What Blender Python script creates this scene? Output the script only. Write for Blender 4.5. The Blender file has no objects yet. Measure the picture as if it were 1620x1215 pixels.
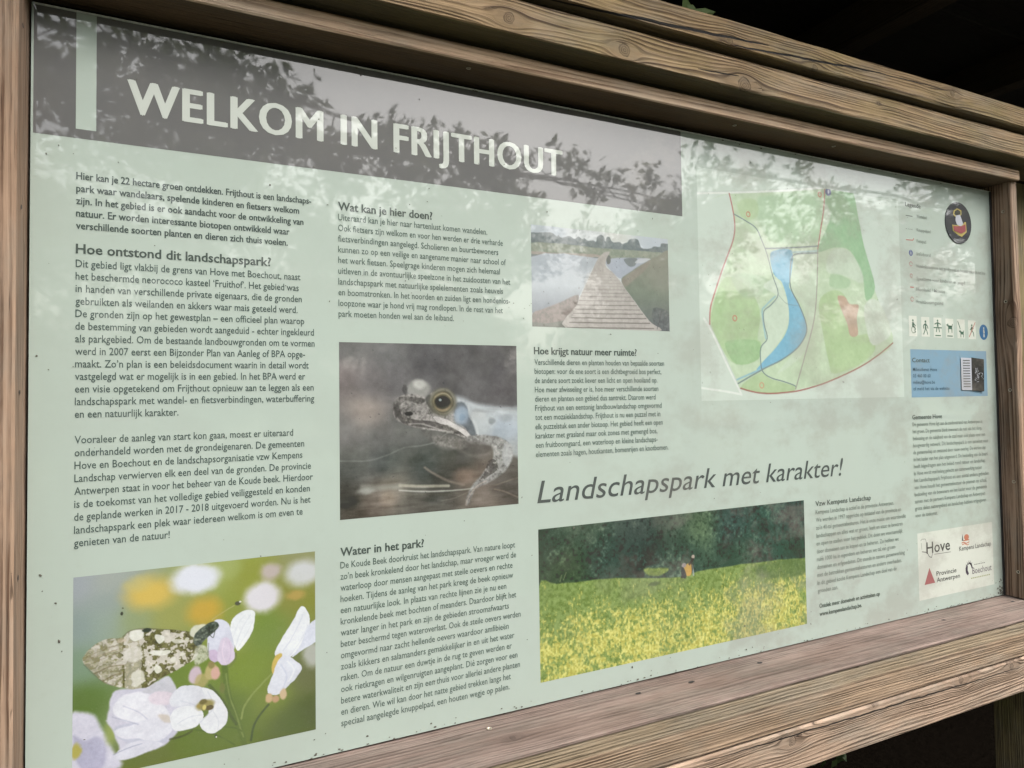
import bpy, bmesh, math, random
import numpy as np
from mathutils import Vector, Matrix, noise as mnoise
SC = bpy.context.scene
COL = SC.collection
# ------------------------------------------------------------------ camera, sky, sun, exposure
cam = bpy.data.cameras.new('camera'); camo = bpy.data.objects.new('camera', cam); COL.objects.link(camo)
cam.sensor_width = 36.0; cam.lens = 24.0
cam.shift_x = -0.0005; cam.shift_y = -0.0092
cam.clip_start = 0.02; cam.clip_end = 500
camo.location = (0.2014, -1.2023, 0.6051)
camo.rotation_euler = (1.60217, 0.01383, -0.45067)
SC.camera = camo
SUN_EL, SUN_AZ = math.radians(52), math.radians(152)     # azimuth from +Y clockwise: the sun stands in front of the board
w = bpy.data.worlds.new("World"); SC.world = w; w.use_nodes = True
wt = w.node_tree; wt.nodes.clear()
sky = wt.nodes.new('ShaderNodeTexSky'); sky.sky_type = 'NISHITA'; sky.sun_disc = False
sky.sun_elevation = SUN_EL; sky.sun_rotation = SUN_AZ; sky.air_density = 1.6; sky.dust_density = 6.0; sky.ozone_density = 1.0
hs = wt.nodes.new('ShaderNodeHueSaturation'); hs.inputs['Saturation'].default_value = 0.35
bg = wt.nodes.new('ShaderNodeBackground'); bg.inputs['Strength'].default_value = 0.15
wo = wt.nodes.new('ShaderNodeOutputWorld')
wt.links.new(sky.outputs[0], hs.inputs['Color']); wt.links.new(hs.outputs[0], bg.inputs[0]); wt.links.new(bg.outputs[0], wo.inputs[0])
sl = bpy.data.lights.new('sun', 'SUN'); sl.energy = 0.5; sl.angle = math.radians(20); sl.color = (1.0, 0.95, 0.88)
so = bpy.data.objects.new('sun', sl); COL.objects.link(so)
sd = Vector((math.sin(SUN_AZ)*math.cos(SUN_EL), math.cos(SUN_AZ)*math.cos(SUN_EL), math.sin(SUN_EL)))
so.rotation_euler = sd.to_track_quat('Z', 'Y').to_euler(); so.location = (0, -6, 8)
SC.view_settings.view_transform = 'Standard'; SC.view_settings.look = 'None'; SC.view_settings.gamma = 1.0
SC.view_settings.exposure = 1.85 #EXPO
GZ = -0.95            # ground level
W, H = 2.39, 1.2      # printed panel

# ------------------------------------------------------------------ helpers
def lin(c):
    c = np.asarray(c, dtype=float)/255.0
    return np.where(c <= 0.04045, c/12.92, ((c+0.055)/1.055)**2.4)
def new_mat(name):
    m = bpy.data.materials.new(name); m.use_nodes = True; m.node_tree.nodes.clear()
    return m, G(m.node_tree)
class G:
    def __init__(s, t): s.t = t
    def n(s, typ, **k):
        o = s.t.nodes.new(typ)
        for a, v in k.items(): setattr(o, a, v)
        return o
    def put(s, sock, v):
        if hasattr(v, 'is_output') or isinstance(v, bpy.types.NodeSocket): s.t.links.new(v, sock)
        else:
            if isinstance(v, (tuple, list)) and len(v) == 3 and sock.type == 'RGBA': v = (*v, 1)
            sock.default_value = v
    def m(s, op, a, b=0.0, c=None, clamp=False):
        o = s.n('ShaderNodeMath', operation=op); o.use_clamp = clamp
        s.put(o.inputs[0], a); s.put(o.inputs[1], b)
        if c is not None: s.put(o.inputs[2], c)
        return o.outputs[0]
    def mix(s, f, a, b, mode='MIX'):
        o = s.n('ShaderNodeMix', data_type='RGBA', blend_type=mode)
        s.put(o.inputs[0], f); s.put(o.inputs[6], a); s.put(o.inputs[7], b)
        return o.outputs[2]
    def noise(s, vec, scale, detail=3.0, rough=0.5, dim='3D', dist=0.0):
        o = s.n('ShaderNodeTexNoise', noise_dimensions=dim)
        if vec is not None: s.put(o.inputs['Vector'], vec)
        s.put(o.inputs['Scale'], scale); s.put(o.inputs['Detail'], detail); s.put(o.inputs['Roughness'], rough); s.put(o.inputs['Distortion'], dist)
        return o.outputs[0]
    def comb(s, x, y, z=0.0):
        o = s.n('ShaderNodeCombineXYZ'); s.put(o.inputs[0], x); s.put(o.inputs[1], y); s.put(o.inputs[2], z); return o.outputs[0]
    def sep(s, v):
        o = s.n('ShaderNodeSeparateXYZ'); s.put(o.inputs[0], v); return o.outputs
    def ramp(s, f, a, b, c0=0.0, c1=1.0):
        o = s.n('ShaderNodeMapRange', interpolation_type='SMOOTHSTEP'); o.clamp = True
        s.put(o.inputs[0], f); s.put(o.inputs[1], a); s.put(o.inputs[2], b); s.put(o.inputs[3], c0); s.put(o.inputs[4], c1)
        return o.outputs[0]
    def coord(s, k): return s.n('ShaderNodeTexCoord').outputs[k]
    def bump(s, h, strength=1.0, dist=0.001, normal=None):
        o = s.n('ShaderNodeBump'); s.put(o.inputs['Strength'], strength); s.put(o.inputs['Distance'], dist); s.put(o.inputs['Height'], h)
        if normal is not None: s.put(o.inputs['Normal'], normal)
        return o.outputs[0]
    def surf(s, color, rough=0.7, normal=None, **k):
        p = s.n('ShaderNodeBsdfPrincipled'); s.put(p.inputs['Base Color'], color); s.put(p.inputs['Roughness'], rough)
        if normal is not None: s.put(p.inputs['Normal'], normal)
        for a, v in k.items(): s.put(p.inputs[a.replace('_', ' ')], v)
        o = s.n('ShaderNodeOutputMaterial'); s.t.links.new(p.outputs[0], o.inputs[0]); return p

def link(name, mesh, parent=None, mat=None, **props):
    o = bpy.data.objects.new(name, mesh); COL.objects.link(o)
    if mat is not None and not mesh.materials: mesh.materials.append(mat)
    if parent is not None:
        o.parent = parent
        p = parent
        while p.parent is not None: p = p.parent
        if parent.parent is None: o.matrix_parent_inverse = Matrix.Translation(-Vector(p.location))
    for k, v in props.items(): o[k] = v
    return o
def thing(name, loc, label, category, group=None):
    o = bpy.data.objects.new(name, None); COL.objects.link(o); o.location = loc; o.empty_display_size = 0.1
    o['label'] = label; o['category'] = category
    if group: o['group'] = group
    return o
def from_bm(name, bm):
    me = bpy.data.meshes.new(name); bm.to_mesh(me); bm.free(); return me
def quick(name, verts, faces, smooth=False):
    me = bpy.data.meshes.new(name); me.from_pydata([tuple(v) for v in verts], [], faces); me.update()
    if smooth: me.polygons.foreach_set('use_smooth', [True]*len(me.polygons))
    return me

# ------------------------------------------------------------------ wood
WG = 0.76
def wood(name, light, dark, freq=220.0, wander=0.010, knots=(), cracks=(), seed=0.0, tint=None, relief=1.0, contrast=1.0, fibre=0.35, stain=0.35, bands=()):
    """softwood: growth rings that run along U, bend round the knots, weathered relief"""
    light = tuple(v*WG for v in light); dark = tuple(v*WG for v in dark); bands = [(a, b, tuple(v*WG for v in c), k) for a, b, c, k in bands]
    tint = tint or (.86, .84, .80)
    m, g = new_mat(name)
    uv = g.n('ShaderNodeUVMap').outputs[0]
    U, V, _ = g.sep(uv)
    n1 = g.noise(g.comb(g.m('MULTIPLY', U, 1.6), g.m('MULTIPLY', V, 9.0), seed), 1.0, 3.0, 0.55)
    n2 = g.noise(g.comb(g.m('MULTIPLY', U, 7.0), g.m('MULTIPLY', V, 40.0), seed+7), 1.0, 2.0, 0.5)
    psi = g.m('ADD', V, g.m('MULTIPLY', g.m('SUBTRACT', n1, 0.5), wander))
    psi = g.m('ADD', psi, g.m('MULTIPLY', g.m('SUBTRACT', n2, 0.5), wander*0.16))
    kmask = 0.0; kin = 0.0
    for (ku, kv, R, st) in knots:
        du = g.m('DIVIDE', g.m('SUBTRACT', U, ku), st); dv = g.m('SUBTRACT', V, kv)
        r2 = g.m('ADD', g.m('MULTIPLY', du, du), g.m('MULTIPLY', dv, dv))
        ratio = g.m('MINIMUM', g.m('DIVIDE', R*R*1.6, g.m('ADD', r2, 1e-7)), 1.0)
        psi = g.m('SUBTRACT', psi, g.m('MULTIPLY', dv, ratio))
        wob = g.m('MULTIPLY', g.m('SUBTRACT', g.noise(uv, 90.0, 2.0), 0.5), R*0.5)
        rk = g.m('ADD', g.m('SQRT', g.m('ADD', g.m('POWER', g.m('SUBTRACT', U, ku), 2.0), g.m('POWER', g.m('MULTIPLY', dv, 1.0), 2.0))), wob)
        inside = g.ramp(rk, R*0.86, R, 1.0, 0.0)
        rim = g.m('MULTIPLY', g.m('MULTIPLY', g.ramp(rk, R*0.84, R*0.97), g.ramp(rk, R*0.98, R*1.12, 1.0, 0.0)), g.ramp(g.noise(uv, 60.0, 2.0), .35, .6, .35, 1.0))
        rings = g.ramp(g.m('FRACT', g.m('MULTIPLY', rk, 3.2/R)), 0.45, 0.95)
        dk = g.m('MULTIPLY', inside, g.m('ADD', 0.48, g.m('MULTIPLY', rings, 0.34)))
        dk = g.m('MAXIMUM', dk, g.m('MULTIPLY', rim, 0.9))
        dk = g.m('MAXIMUM', dk, g.ramp(g.m('DIVIDE', r2, R*R), 1.0, 6.0, 0.34, 0.0))
        kmask = g.m('MAXIMUM', kmask, dk)
        kin = g.m('MAXIMUM', kin, inside)
    f = g.m('MULTIPLY', psi, freq)
    f = g.m('ADD', f, g.m('MULTIPLY', g.noise(g.comb(g.m('MULTIPLY', psi, 16.0), g.m('MULTIPLY', U, .3), seed), 1.0, 3.0), freq*0.06))
    fr = g.m('FRACT', f)
    late = g.m('MULTIPLY', g.ramp(fr, 0.30, 0.84), g.ramp(fr, 0.90, 0.99, 1.0, 0.0))          # darker, harder latewood
    ringid = g.m('FLOOR', f)
    rv = g.noise(g.comb(ringid, g.m('MULTIPLY', U, 0.8), seed), 0.73, 1.0)
    late = g.m('MULTIPLY', late, g.ramp(rv, 0.25, 0.7, 0.45, 1.0))
    pt = g.noise(g.comb(g.m('MULTIPLY', U, 5.0), g.m('MULTIPLY', V, 30.0), seed+21), 1.0, 4.0, 0.65)
    late = g.m('MULTIPLY', late, g.ramp(pt, 0.30, 0.60, 0.25, 1.15))
    late = g.m('MULTIPLY', late, g.m('SUBTRACT', 1.0, g.m('MULTIPLY', kin, 0.9)))
    fib = g.noise(g.comb(g.m('MULTIPLY', U, 22.0), g.m('MULTIPLY', psi, 1500.0), seed), 1.0, 3.0, 0.65)
    fib2 = g.noise(g.comb(g.m('MULTIPLY', U, 5.0), g.m('MULTIPLY', psi, 330.0), seed+3), 1.0, 3.0, 0.6)
    st = g.noise(g.comb(g.m('MULTIPLY', U, 2.4), g.m('MULTIPLY', V, 11.0), seed+11), 1.0, 5.0, 0.62)
    gr = g.noise(uv, 420.0, 2.0, 0.7)
    amt = g.m('MULTIPLY', late, 0.80*contrast)
    amt = g.m('ADD', amt, g.m('MULTIPLY', g.m('SUBTRACT', fib, 0.5), fibre*1.5))
    fib3 = g.noise(g.comb(g.m('MULTIPLY', U, 2.6), g.m('MULTIPLY', psi, 150.0), seed+5), 1.0, 4.0, 0.7)
    amt = g.m('ADD', amt, g.m('MULTIPLY', g.m('SUBTRACT', fib2, 0.5), fibre*1.7))
    amt = g.m('ADD', amt, g.m('MULTIPLY', g.m('SUBTRACT', fib3, 0.5), fibre*3.0))
    amt = g.m('ADD', amt, g.m('MULTIPLY', g.m('SUBTRACT', st, 0.5), stain*1.8))
    amt = g.m('ADD', amt, 0.16, clamp=True)
    colr = g.mix(amt, light, dark)
    st2 = g.noise(g.comb(g.m('MULTIPLY', U, 3.0), g.m('MULTIPLY', V, 8.0), seed+31), 1.0, 4.0, 0.6)
    tc = tint or tuple(v*0.8 for v in light)
    colr = g.mix(g.ramp(st2, 0.42, 0.68, 0.0, 0.75), colr, g.mix(1.0, colr, tc, 'MULTIPLY'))
    for (v0, v1, bc, k) in bands:       # weather bands along the board; the trim's one paints underside shade
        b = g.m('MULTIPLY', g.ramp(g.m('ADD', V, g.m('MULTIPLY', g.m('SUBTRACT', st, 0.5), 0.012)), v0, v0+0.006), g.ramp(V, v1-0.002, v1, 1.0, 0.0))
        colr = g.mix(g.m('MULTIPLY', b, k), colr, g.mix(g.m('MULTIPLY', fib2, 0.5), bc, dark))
    kd = tuple(v*0.42 for v in dark)
    colr = g.mix(kmask, colr, kd)
    gy = g.noise(g.comb(g.m('MULTIPLY', U, 4.0), g.m('MULTIPLY', V, 16.0), seed+41), 1.0, 5.0, 0.68)
    lum = g.n('ShaderNodeRGBToBW'); g.put(lum.inputs[0], colr)
    gcl = g.n('ShaderNodeCombineColor'); g.put(gcl.inputs[0], lum.outputs[0]); g.put(gcl.inputs[1], g.m('MULTIPLY', lum.outputs[0], .94)); g.put(gcl.inputs[2], g.m('MULTIPLY', lum.outputs[0], .80))
    colr = g.mix(g.ramp(gy, 0.42, 0.66, 0.0, 0.38), colr, gcl.outputs[0])
    chk = g.noise(g.comb(g.m('MULTIPLY', U, 9.0), g.m('MULTIPLY', psi, 620.0), seed+51), 1.0, 2.0, 0.5)
    chk = g.m('MULTIPLY', g.ramp(chk, 0.655, 0.70), g.ramp(pt, 0.42, 0.6))
    colr = g.mix(g.m('MULTIPLY', chk, 0.85), colr, tuple(v*0.3 for v in dark))
    gn = g.ramp(gr, 0.66, 0.78, 0.0, 0.35)
    colr = g.mix(gn, colr, kd)
    crk = 0.0
    for (u0, v0, u1, v1, wd) in cracks:
        t = g.m('DIVIDE', g.m('SUBTRACT', U, u0), (u1-u0), clamp=True)
        vc = g.m('ADD', g.m('MULTIPLY', t, v1-v0), v0)
        vc = g.m('ADD', vc, g.m('MULTIPLY', g.m('SUBTRACT', g.noise(g.comb(g.m('MULTIPLY', U, 18.0), seed+v0, 0.0), 1.0, 3.0), 0.5), 0.008))
        prof = g.m('MULTIPLY', g.m('SQRT', g.m('MULTIPLY', g.m('MULTIPLY', t, g.m('SUBTRACT', 1.0, t)), 4.0)), wd)
        d = g.m('SUBTRACT', g.m('ABSOLUTE', g.m('SUBTRACT', V, vc)), prof)
        c_ = g.m('MULTIPLY', g.ramp(d, 0.0, 0.0006, 1.0, 0.0), g.ramp(prof, wd*0.05, wd*0.25))
        crk = g.m('MAXIMUM', crk, c_)
    colr = g.mix(crk, colr, (0.004, 0.003, 0.002))
    h = g.m('MULTIPLY', late, 0.8)
    h = g.m('ADD', h, g.m('MULTIPLY', fib, 0.35)); h = g.m('ADD', h, g.m('MULTIPLY', fib2, 0.7)); h = g.m('SUBTRACT', h, g.m('MULTIPLY', fib3, 1.0))
    h = g.m('SUBTRACT', h, g.m('MULTIPLY', chk, 1.5)); h = g.m('SUBTRACT', h, g.m('MULTIPLY', crk, 6.0)); h = g.m('SUBTRACT', h, g.m('MULTIPLY', kmask, 0.8))
    nrm = g.bump(h, 1.0, 0.0017*relief)
    g.surf(colr, 0.82, nrm, Specular_IOR_Level=0.25)
    return m

def board(name, x, y, z, mat, parent, axis='x', jit=0.0008, bev=0.0022, step=0.03, shape=None, kind_end=None):
    """a sawn board: bevelled box cut into short lengths, edges a little uneven; UV in metres (U along, V unrolled across)"""
    (x0, x1), (y0, y1), (z0, z1) = x, y, z
    bm = bmesh.new()
    L = {'x': (x0, x1), 'y': (y0, y1), 'z': (z0, z1)}[axis]
    n = max(2, int((L[1]-L[0])/step))
    a, b = {'x': ((y0, y1), (z0, z1)), 'y': ((x0, x1), (z0, z1)), 'z': ((x0, x1), (y0, y1))}[axis]
    e = bev
    ring = [(a[0]+e, b[0]), (a[1]-e, b[0]), (a[1], b[0]+e), (a[1], b[1]-e), (a[1]-e, b[1]), (a[0]+e, b[1]), (a[0], b[1]-e), (a[0], b[0]+e)]
    rows = []
    sd_ = hash_name(name, x0, z0)
    for i in range(n+1):
        t = L[0]+(L[1]-L[0])*i/n
        row = []
        for k, (p, q) in enumerate(ring):
            jp = mnoise.noise(Vector((t*9, sd_+k//2*3.1, 0.3)))*jit + mnoise.noise(Vector((t*1.3, sd_+k//2*5.7, 4.1)))*jit*1.5
            jq = mnoise.noise(Vector((t*9, sd_+k//2*4.3, 9.3)))*jit + mnoise.noise(Vector((t*1.3, sd_+k//2*2.9, 8.1)))*jit*1.5
            p2, q2 = p+jp, q+jq
            if shape: p2, q2 = shape(t, p2, q2)
            row.append(bm.verts.new({'x': (t, p2, q2), 'y': (p2, t, q2), 'z': (p2, q2, t)}[axis]))
        rows.append(row)
    for i in range(n):
        for k in range(8):
            bm.faces.new((rows[i][k], rows[i][(k+1) % 8], rows[i+1][(k+1) % 8], rows[i+1][k]))
    bm.faces.new(rows[0][::-1]); bm.faces.new(rows[-1])
    bmesh.ops.recalc_face_normals(bm, faces=bm.faces)
    uvl = bm.loops.layers.uv.new('UVMap')
    for f in bm.faces:
        for l in f.loops:
            c = l.vert.co
            if axis == 'x': u, v = c.x, c.z-c.y
            elif axis == 'y': u, v = c.y, c.z+c.x
            else: u, v = c.z, c.x-c.y
            l[uvl].uv = (u, v)
    me = from_bm(name, bm)
    return link(name, me, parent, mat)
def hash_name(n, *a):
    return (sum(ord(c) for c in n) % 97)*1.37 + sum(a)*7.3

# ------------------------------------------------------------------ print materials (flat print behind one glossy acrylic sheet)
VEIL, GAIN = 0.035, 0.50   #PRINTCAL
def albedo(c): return np.clip((lin(c)-VEIL)*GAIN, 0.004, 0.9)
def glaze(g):
    P = g.coord('Object')
    a = g.noise(P, 2.2, 2.0, 0.5); b = g.noise(P, 16.0, 2.0, 0.5)
    h = g.m('ADD', g.m('MULTIPLY', a, 1.0), g.m('MULTIPLY', b, 0.035))
    return P, g.bump(h, 1.0, 0.0014)
def print_mat(name, color=None, attr=False, gloss=1.0):
    m, g = new_mat(name)
    P, nb = glaze(g)
    if attr:
        a = g.n('ShaderNodeAttribute', attribute_name='Col'); colr = a.outputs[0]
    else:
        colr = tuple(float(v) for v in albedo(color))+(1,)
    # rain-streaked dust, plus painted mottle of reflected trees, stronger to the right
    x, y, z = g.sep(P)
    d1 = g.noise(g.comb(g.m('MULTIPLY', x, 5.0), 0.0, g.m('MULTIPLY', z, 2.2)), 1.0, 5.0, 0.6)
    d2 = g.noise(P, 70.0, 4.0, 0.7)
    d3 = g.noise(P, 420.0, 1.0, 0.5)
    d4 = g.noise(g.comb(g.m('MULTIPLY', x, 4.5), 3.0, g.m('MULTIPLY', z, 6.0)), 1.0, 7.0, 0.68)
    dust_reflection = g.m('ADD', g.ramp(d1, 0.35, 0.75, 0.02, 0.10), g.ramp(d2, 0.55, 0.75, 0.0, 0.06))
    dust_reflection = g.m('ADD', dust_reflection, g.m('MULTIPLY', g.ramp(d4, 0.46, 0.62), g.ramp(x, 0.8, 1.4, 0.05, 0.34)))
    colr = g.mix(dust_reflection, colr, (0.160, 0.150, 0.132))
    colr = g.mix(g.ramp(d3, 0.70, 0.78, 0.0, 0.18), colr, (0.16, 0.16, 0.13))
    cr = g.m('ADD', 0.020, g.m('MULTIPLY', g.ramp(d2, 0.4, 0.7), 0.03))
    g.surf(colr, 0.6, None, Specular_IOR_Level=0.2, Coat_Weight=1.0*gloss, Coat_Roughness=cr, Coat_IOR=COAT, Coat_Normal=nb)
    return m
COAT = 1.58
def plain(name, col, rough=0.6, metal=0.0, bump=0.0, scale=200.0):
    m, g = new_mat(name)
    P = g.coord('Object'); n = g.noise(P, scale, 4.0, 0.6)
    c = g.mix(g.ramp(n, 0.3, 0.8), col, tuple(v*0.55 for v in col))
    g.surf(c, rough, g.bump(n, 0.6, 0.0006) if bump else None, Metallic=metal)
    return m

# ------------------------------------------------------------------ numpy picture painter (fills a fine grid with vertex colour)
def vnoise(h, w, cell, rng):
    gh, gw = int(h/cell)+3, int(w/cell)+3
    r = rng.random((gh, gw)); yy = np.arange(h)/cell; xx = np.arange(w)/cell
    yi = yy.astype(int); xi = xx.astype(int); fy = (yy-yi)[:, None]; fx = (xx-xi)[None, :]
    fy = fy*fy*(3-2*fy); fx = fx*fx*(3-2*fx)
    a = r[np.ix_(yi, xi)]; b = r[np.ix_(yi, xi+1)]; c = r[np.ix_(yi+1, xi)]; d = r[np.ix_(yi+1, xi+1)]
    return (a*(1-fx)+b*fx)*(1-fy)+(c*(1-fx)+d*fx)*fy
def fbm(h, w, cell, rng, o=3):
    s = 0; t = 0; a = 1.0
    for _ in range(o):
        s = s+a*vnoise(h, w, max(cell, 1.0), rng); t += a; a *= 0.6; cell *= 0.5
    return (s/t-0.5)*2.2
def spline(p, closed):
    n = len(p)
    if n < 3: return p
    out = []
    rngi = range(n) if closed else range(n-1)
    for i in rngi:
        if closed: p0, p1, p2, p3 = p[i-1], p[i], p[(i+1) % n], p[(i+2) % n]
        else: p0, p1, p2, p3 = p[max(i-1, 0)], p[i], p[i+1], p[min(i+2, n-1)]
        for t in (0, .25, .5, .75):
            out.append(0.5*((2*p1)+(-p0+p2)*t+(2*p0-5*p1+4*p2-p3)*t*t+(-p0+3*p1-3*p2+p3)*t**3))
    if not closed: out.append(p[-1])
    return np.array(out)
def seg_dist(X, Y, p, closed):
    d = np.full(X.shape, 1e9); n = len(p)
    for i in range(n if closed else n-1):
        a = p[i]; b = p[(i+1) % n]; ab = b-a; L = float(ab@ab)+1e-9
        t = np.clip(((X-a[0])*ab[0]+(Y-a[1])*ab[1])/L, 0, 1)
        d = np.minimum(d, (X-a[0]-t*ab[0])**2+(Y-a[1]-t*ab[1])**2)
    return np.sqrt(d)
def inside(X, Y, p):
    r = np.zeros(X.shape, bool); n = len(p)
    for i in range(n):
        a = p[i]; b = p[(i+1) % n]
        if a[1] == b[1]: continue
        c = ((a[1] > Y) != (b[1] > Y)) & (X < (b[0]-a[0])*(Y-a[1])/(b[1]-a[1])+a[0])
        r ^= c
    return r
LSOFT = {'frog': 2.2, 'butterfly': 1.5}
LOP = {'frog': .72, 'butterfly': .8}
WARP = {'meadow': .45, 'map': .25, 'walkway': .6, 'frog': .65}
FADE = {'map': ((204, 218, 206), .06), 'walkway': ((165, 172, 172), .12)}
PUNCH = {'frog': 1.22, 'butterfly': 1.10, 'meadow': 1.05}
def paint(nw, nh, asp, base, items, seed, key=''):
    rng = np.random.default_rng(seed)
    img = np.zeros((nh, nw, 3)); img[:] = base
    xs = np.linspace(0, 1000, nw); ys = np.linspace(0, 1000*asp, nh)
    def pts(q, ): return np.array([(q[i], q[i+1]*asp) for i in range(0, len(q), 2)], float)
    def blend(sl, al, col): img[sl] = img[sl]*(1-al[..., None])+np.asarray(col, float)*al[..., None]
    def box(x0, x1, y0, y1):
        i0, i1 = np.searchsorted(xs, [x0, x1]); j0, j1 = np.searchsorted(ys, [y0, y1])
        i0 = max(i0-1, 0); j0 = max(j0-1, 0)
        if i1 <= i0 or j1 <= j0: return None
        sl = (slice(j0, j1+1), slice(i0, i1+1))
        X, Y = np.meshgrid(xs[sl[1]], ys[sl[0]]); return sl, X, Y
    px = 1000/nw
    WX = fbm(nh, nw, 22*nw/400, rng, 4); WY = fbm(nh, nw, 22*nw/400, rng, 4)
    def warp(sl, X, Y, a): return X+WX[sl]*a, Y+WY[sl]*a
    for it in items:
        k = it[0]
        if k == 'F':
            X, Y = np.meshgrid(xs, ys); s = np.zeros(X.shape); acc = np.zeros(img.shape)
            for x, y, c in it[1]:
                wgt = 1/((X-x)**2+(Y-y*asp)**2+it[2]**2)**2.2; s += wgt; acc += wgt[..., None]*np.array(c, float)
            img[:] = acc/s[..., None]
        elif k == 'E':
            x, y, rx, ry, c, f = it[1:7]; o = it[7] if len(it) > 7 else 1.0; y *= asp; ry *= asp
            b = box(x-rx*1.8, x+rx*1.8, y-ry*1.8, y+ry*1.8)
            if b is None: continue
            sl, X, Y = b; X, Y = warp(sl, X, Y, min(8, .45*min(rx, ry))*(1.4 if f > .5 else .8)*WARP.get(key, 1)); r = np.sqrt(((X-x)/rx)**2+((Y-y)/ry)**2)
            f = max(f, px/max(min(rx, ry), .1)*.7); t = np.clip((1+f*.6-r)/(f*1.2+1e-6), 0, 1)
            blend(sl, t*t*(3-2*t)*o, c)
        elif k in 'PL':
            if k == 'P': c, f, q = it[1:4]; o = it[4] if len(it) > 4 else 1.0; nz = it[5] if len(it) > 5 else None; wd = 0
            else: c, wd, f, q = it[1:5]; o = it[5] if len(it) > 5 else 1.0; nz = None
            p = spline(pts(q), k == 'P'); f = max(f*1.7, px*1.3)
            m = f*2+wd
            b = box(p[:, 0].min()-m, p[:, 0].max()+m, p[:, 1].min()-m, p[:, 1].max()+m)
            if b is None: continue
            sl, X, Y = b; X, Y = warp(sl, X, Y, (5.5 if k == 'P' else 2.2)*WARP.get(key, 1)); d = seg_dist(X, Y, p, k == 'P')
            if k == 'L': f = f*LSOFT.get(key, 1.0); o = o*LOP.get(key, 1.0)
            if k == 'P': sd = np.where(inside(X, Y, p), d, -d)
            else: sd = max(wd, px*.3)-d
            t = np.clip((sd+f*.5)/f, 0, 1); al = t*t*(3-2*t)*o
            h_, w_ = X.shape; colr = np.zeros((h_, w_, 3)); colr[:] = c
            colr = colr+fbm(h_, w_, 22, rng, 3)[..., None]*9+fbm(h_, w_, 4, rng, 2)[..., None]*6
            if nz:
                if nz[0] == 'speck':
                    n = np.clip((fbm(h_, w_, 3.6, rng, 2)*.8+fbm(h_, w_, 11, rng, 2)*.6)*1.5*nz[3]*1.5, -1, 1)[..., None]
                    colr = np.where(n > 0, colr+(np.array(nz[2])-colr)*n, colr+(np.array(nz[1])-colr)*(-n))
                elif nz[0] == 'grad':
                    t = ((Y-p[:, 1].min())/(p[:, 1].max()-p[:, 1].min()+1e-6))[..., None]; A, B, C_ = map(np.array, nz[1:4])
                    colr = np.where(t < .5, A+(B-A)*t*2, B+(C_-B)*(t*2-1)); colr = colr+fbm(h_, w_, 9, rng, 3)[..., None]*7
                elif nz[0] == 'wing':
                    n = fbm(h_, w_, 13, rng, 3); n2 = fbm(h_, w_, 4, rng, 2)
                    t = np.clip((X-p[:, 0].min())/(p[:, 0].max()-p[:, 0].min()), 0, 1)
                    n5 = fbm(h_, w_, 7.5, rng, 2)
                    dk = np.clip((n*1.0+n2*.9+n5*1.1+.42)*2.4, 0, 1)
                    dk = dk*np.where(t < .3, .6, 1.0)*np.where(np.abs(t-.42) < .07, .45, 1)
                    ol = np.array((108, 108, 68))+n2[..., None]*np.array((34, 34, 26))
                    wt_ = np.array((206, 204, 194))+n2[..., None]*18
                    ang = np.arctan2(Y-p[:, 1].mean()*1.04, X-p[:, 0].max()*1.15); sk = np.sin(ang*80+n*4.5+n2*2)*.5+.5
                    dk = np.where(t < .33, np.clip(dk*.55+sk*.45*(n2*.8+.8), 0, .85), dk)
                    colr = wt_*(1-dk[..., None])+ol*dk[..., None]
                elif nz[0] == 'meadow':
                    t = np.clip((Y-p[:, 1].min())/(p[:, 1].max()-p[:, 1].min()), 0, 1)
                    sh = ((Y*.02+X*.0)).astype(float)
                    n = (fbm(h_, w_*1, 3.0, rng, 2)+np.repeat(fbm(h_//2+1, w_, 3.0, rng, 2), 2, 0)[:h_])*.75; nb = fbm(h_, w_, 26, rng, 3)
                    yl = np.clip((n*1.0+nb*.55-.55+np.clip(t*2.8-.40, 0, 1.25))*1.15, 0, 1)[..., None]
                    gcol = np.array((128, 155, 82))+fbm(h_, w_, 4, rng, 2)[..., None]*24
                    ycol = np.array((206, 206, 106))+fbm(h_, w_, 2.5, rng, 1)[..., None]*26
                    colr = gcol*(1-yl)+ycol*yl
            img[sl] = img[sl]*(1-al[..., None])+colr*al[..., None]
        elif k == 'R':
            x, y, r, wd, c = it[1:6]; y *= asp; b = box(x-r*2, x+r*2, y-r*2, y+r*2)
            if b is None: continue
            sl, X, Y = b; d = np.abs(np.hypot(X-x, Y-y)-r); blend(sl, np.clip(1.4-d/max(wd, px*.6), 0, 1)*.9, c)
        elif k == 'X':
            if it[1] == 'grain': img += rng.normal(0, it[2]*170, img.shape[:2])[..., None]
            elif it[1] == 'tree':
                n = fbm(nh, nw, 40, rng, 4)*20; lf = fbm(nh, nw, 4.5, rng, 2); cl_ = np.clip(fbm(nh, nw, 34, rng, 3)+.35, 0, 1)
                n = n+np.clip(lf-.1, 0, 1)*70*cl_-np.clip(-lf-.15, 0, 1)*46
                img += n[..., None]*np.array((1, 1.05, .85)); 
            elif it[1] == 'dust':
                for _ in range(it[2]):
                    x, y = rng.random()*1000, rng.random()*1000*asp; r = 1.5+rng.random()**3*5
                    b = box(x-r*2, x+r*2, y-r*2, y+r*2)
                    if b is None: continue
                    sl, X, Y = b; a = rng.random()*3; u = (X-x)*math.cos(a)+(Y-y)*math.sin(a); v = -(X-x)*math.sin(a)+(Y-y)*math.cos(a)
                    blend(sl, np.clip(1.3-np.sqrt((u/r)**2+(v/r/.5)**2), 0, 1)*.8, it[3])
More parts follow.
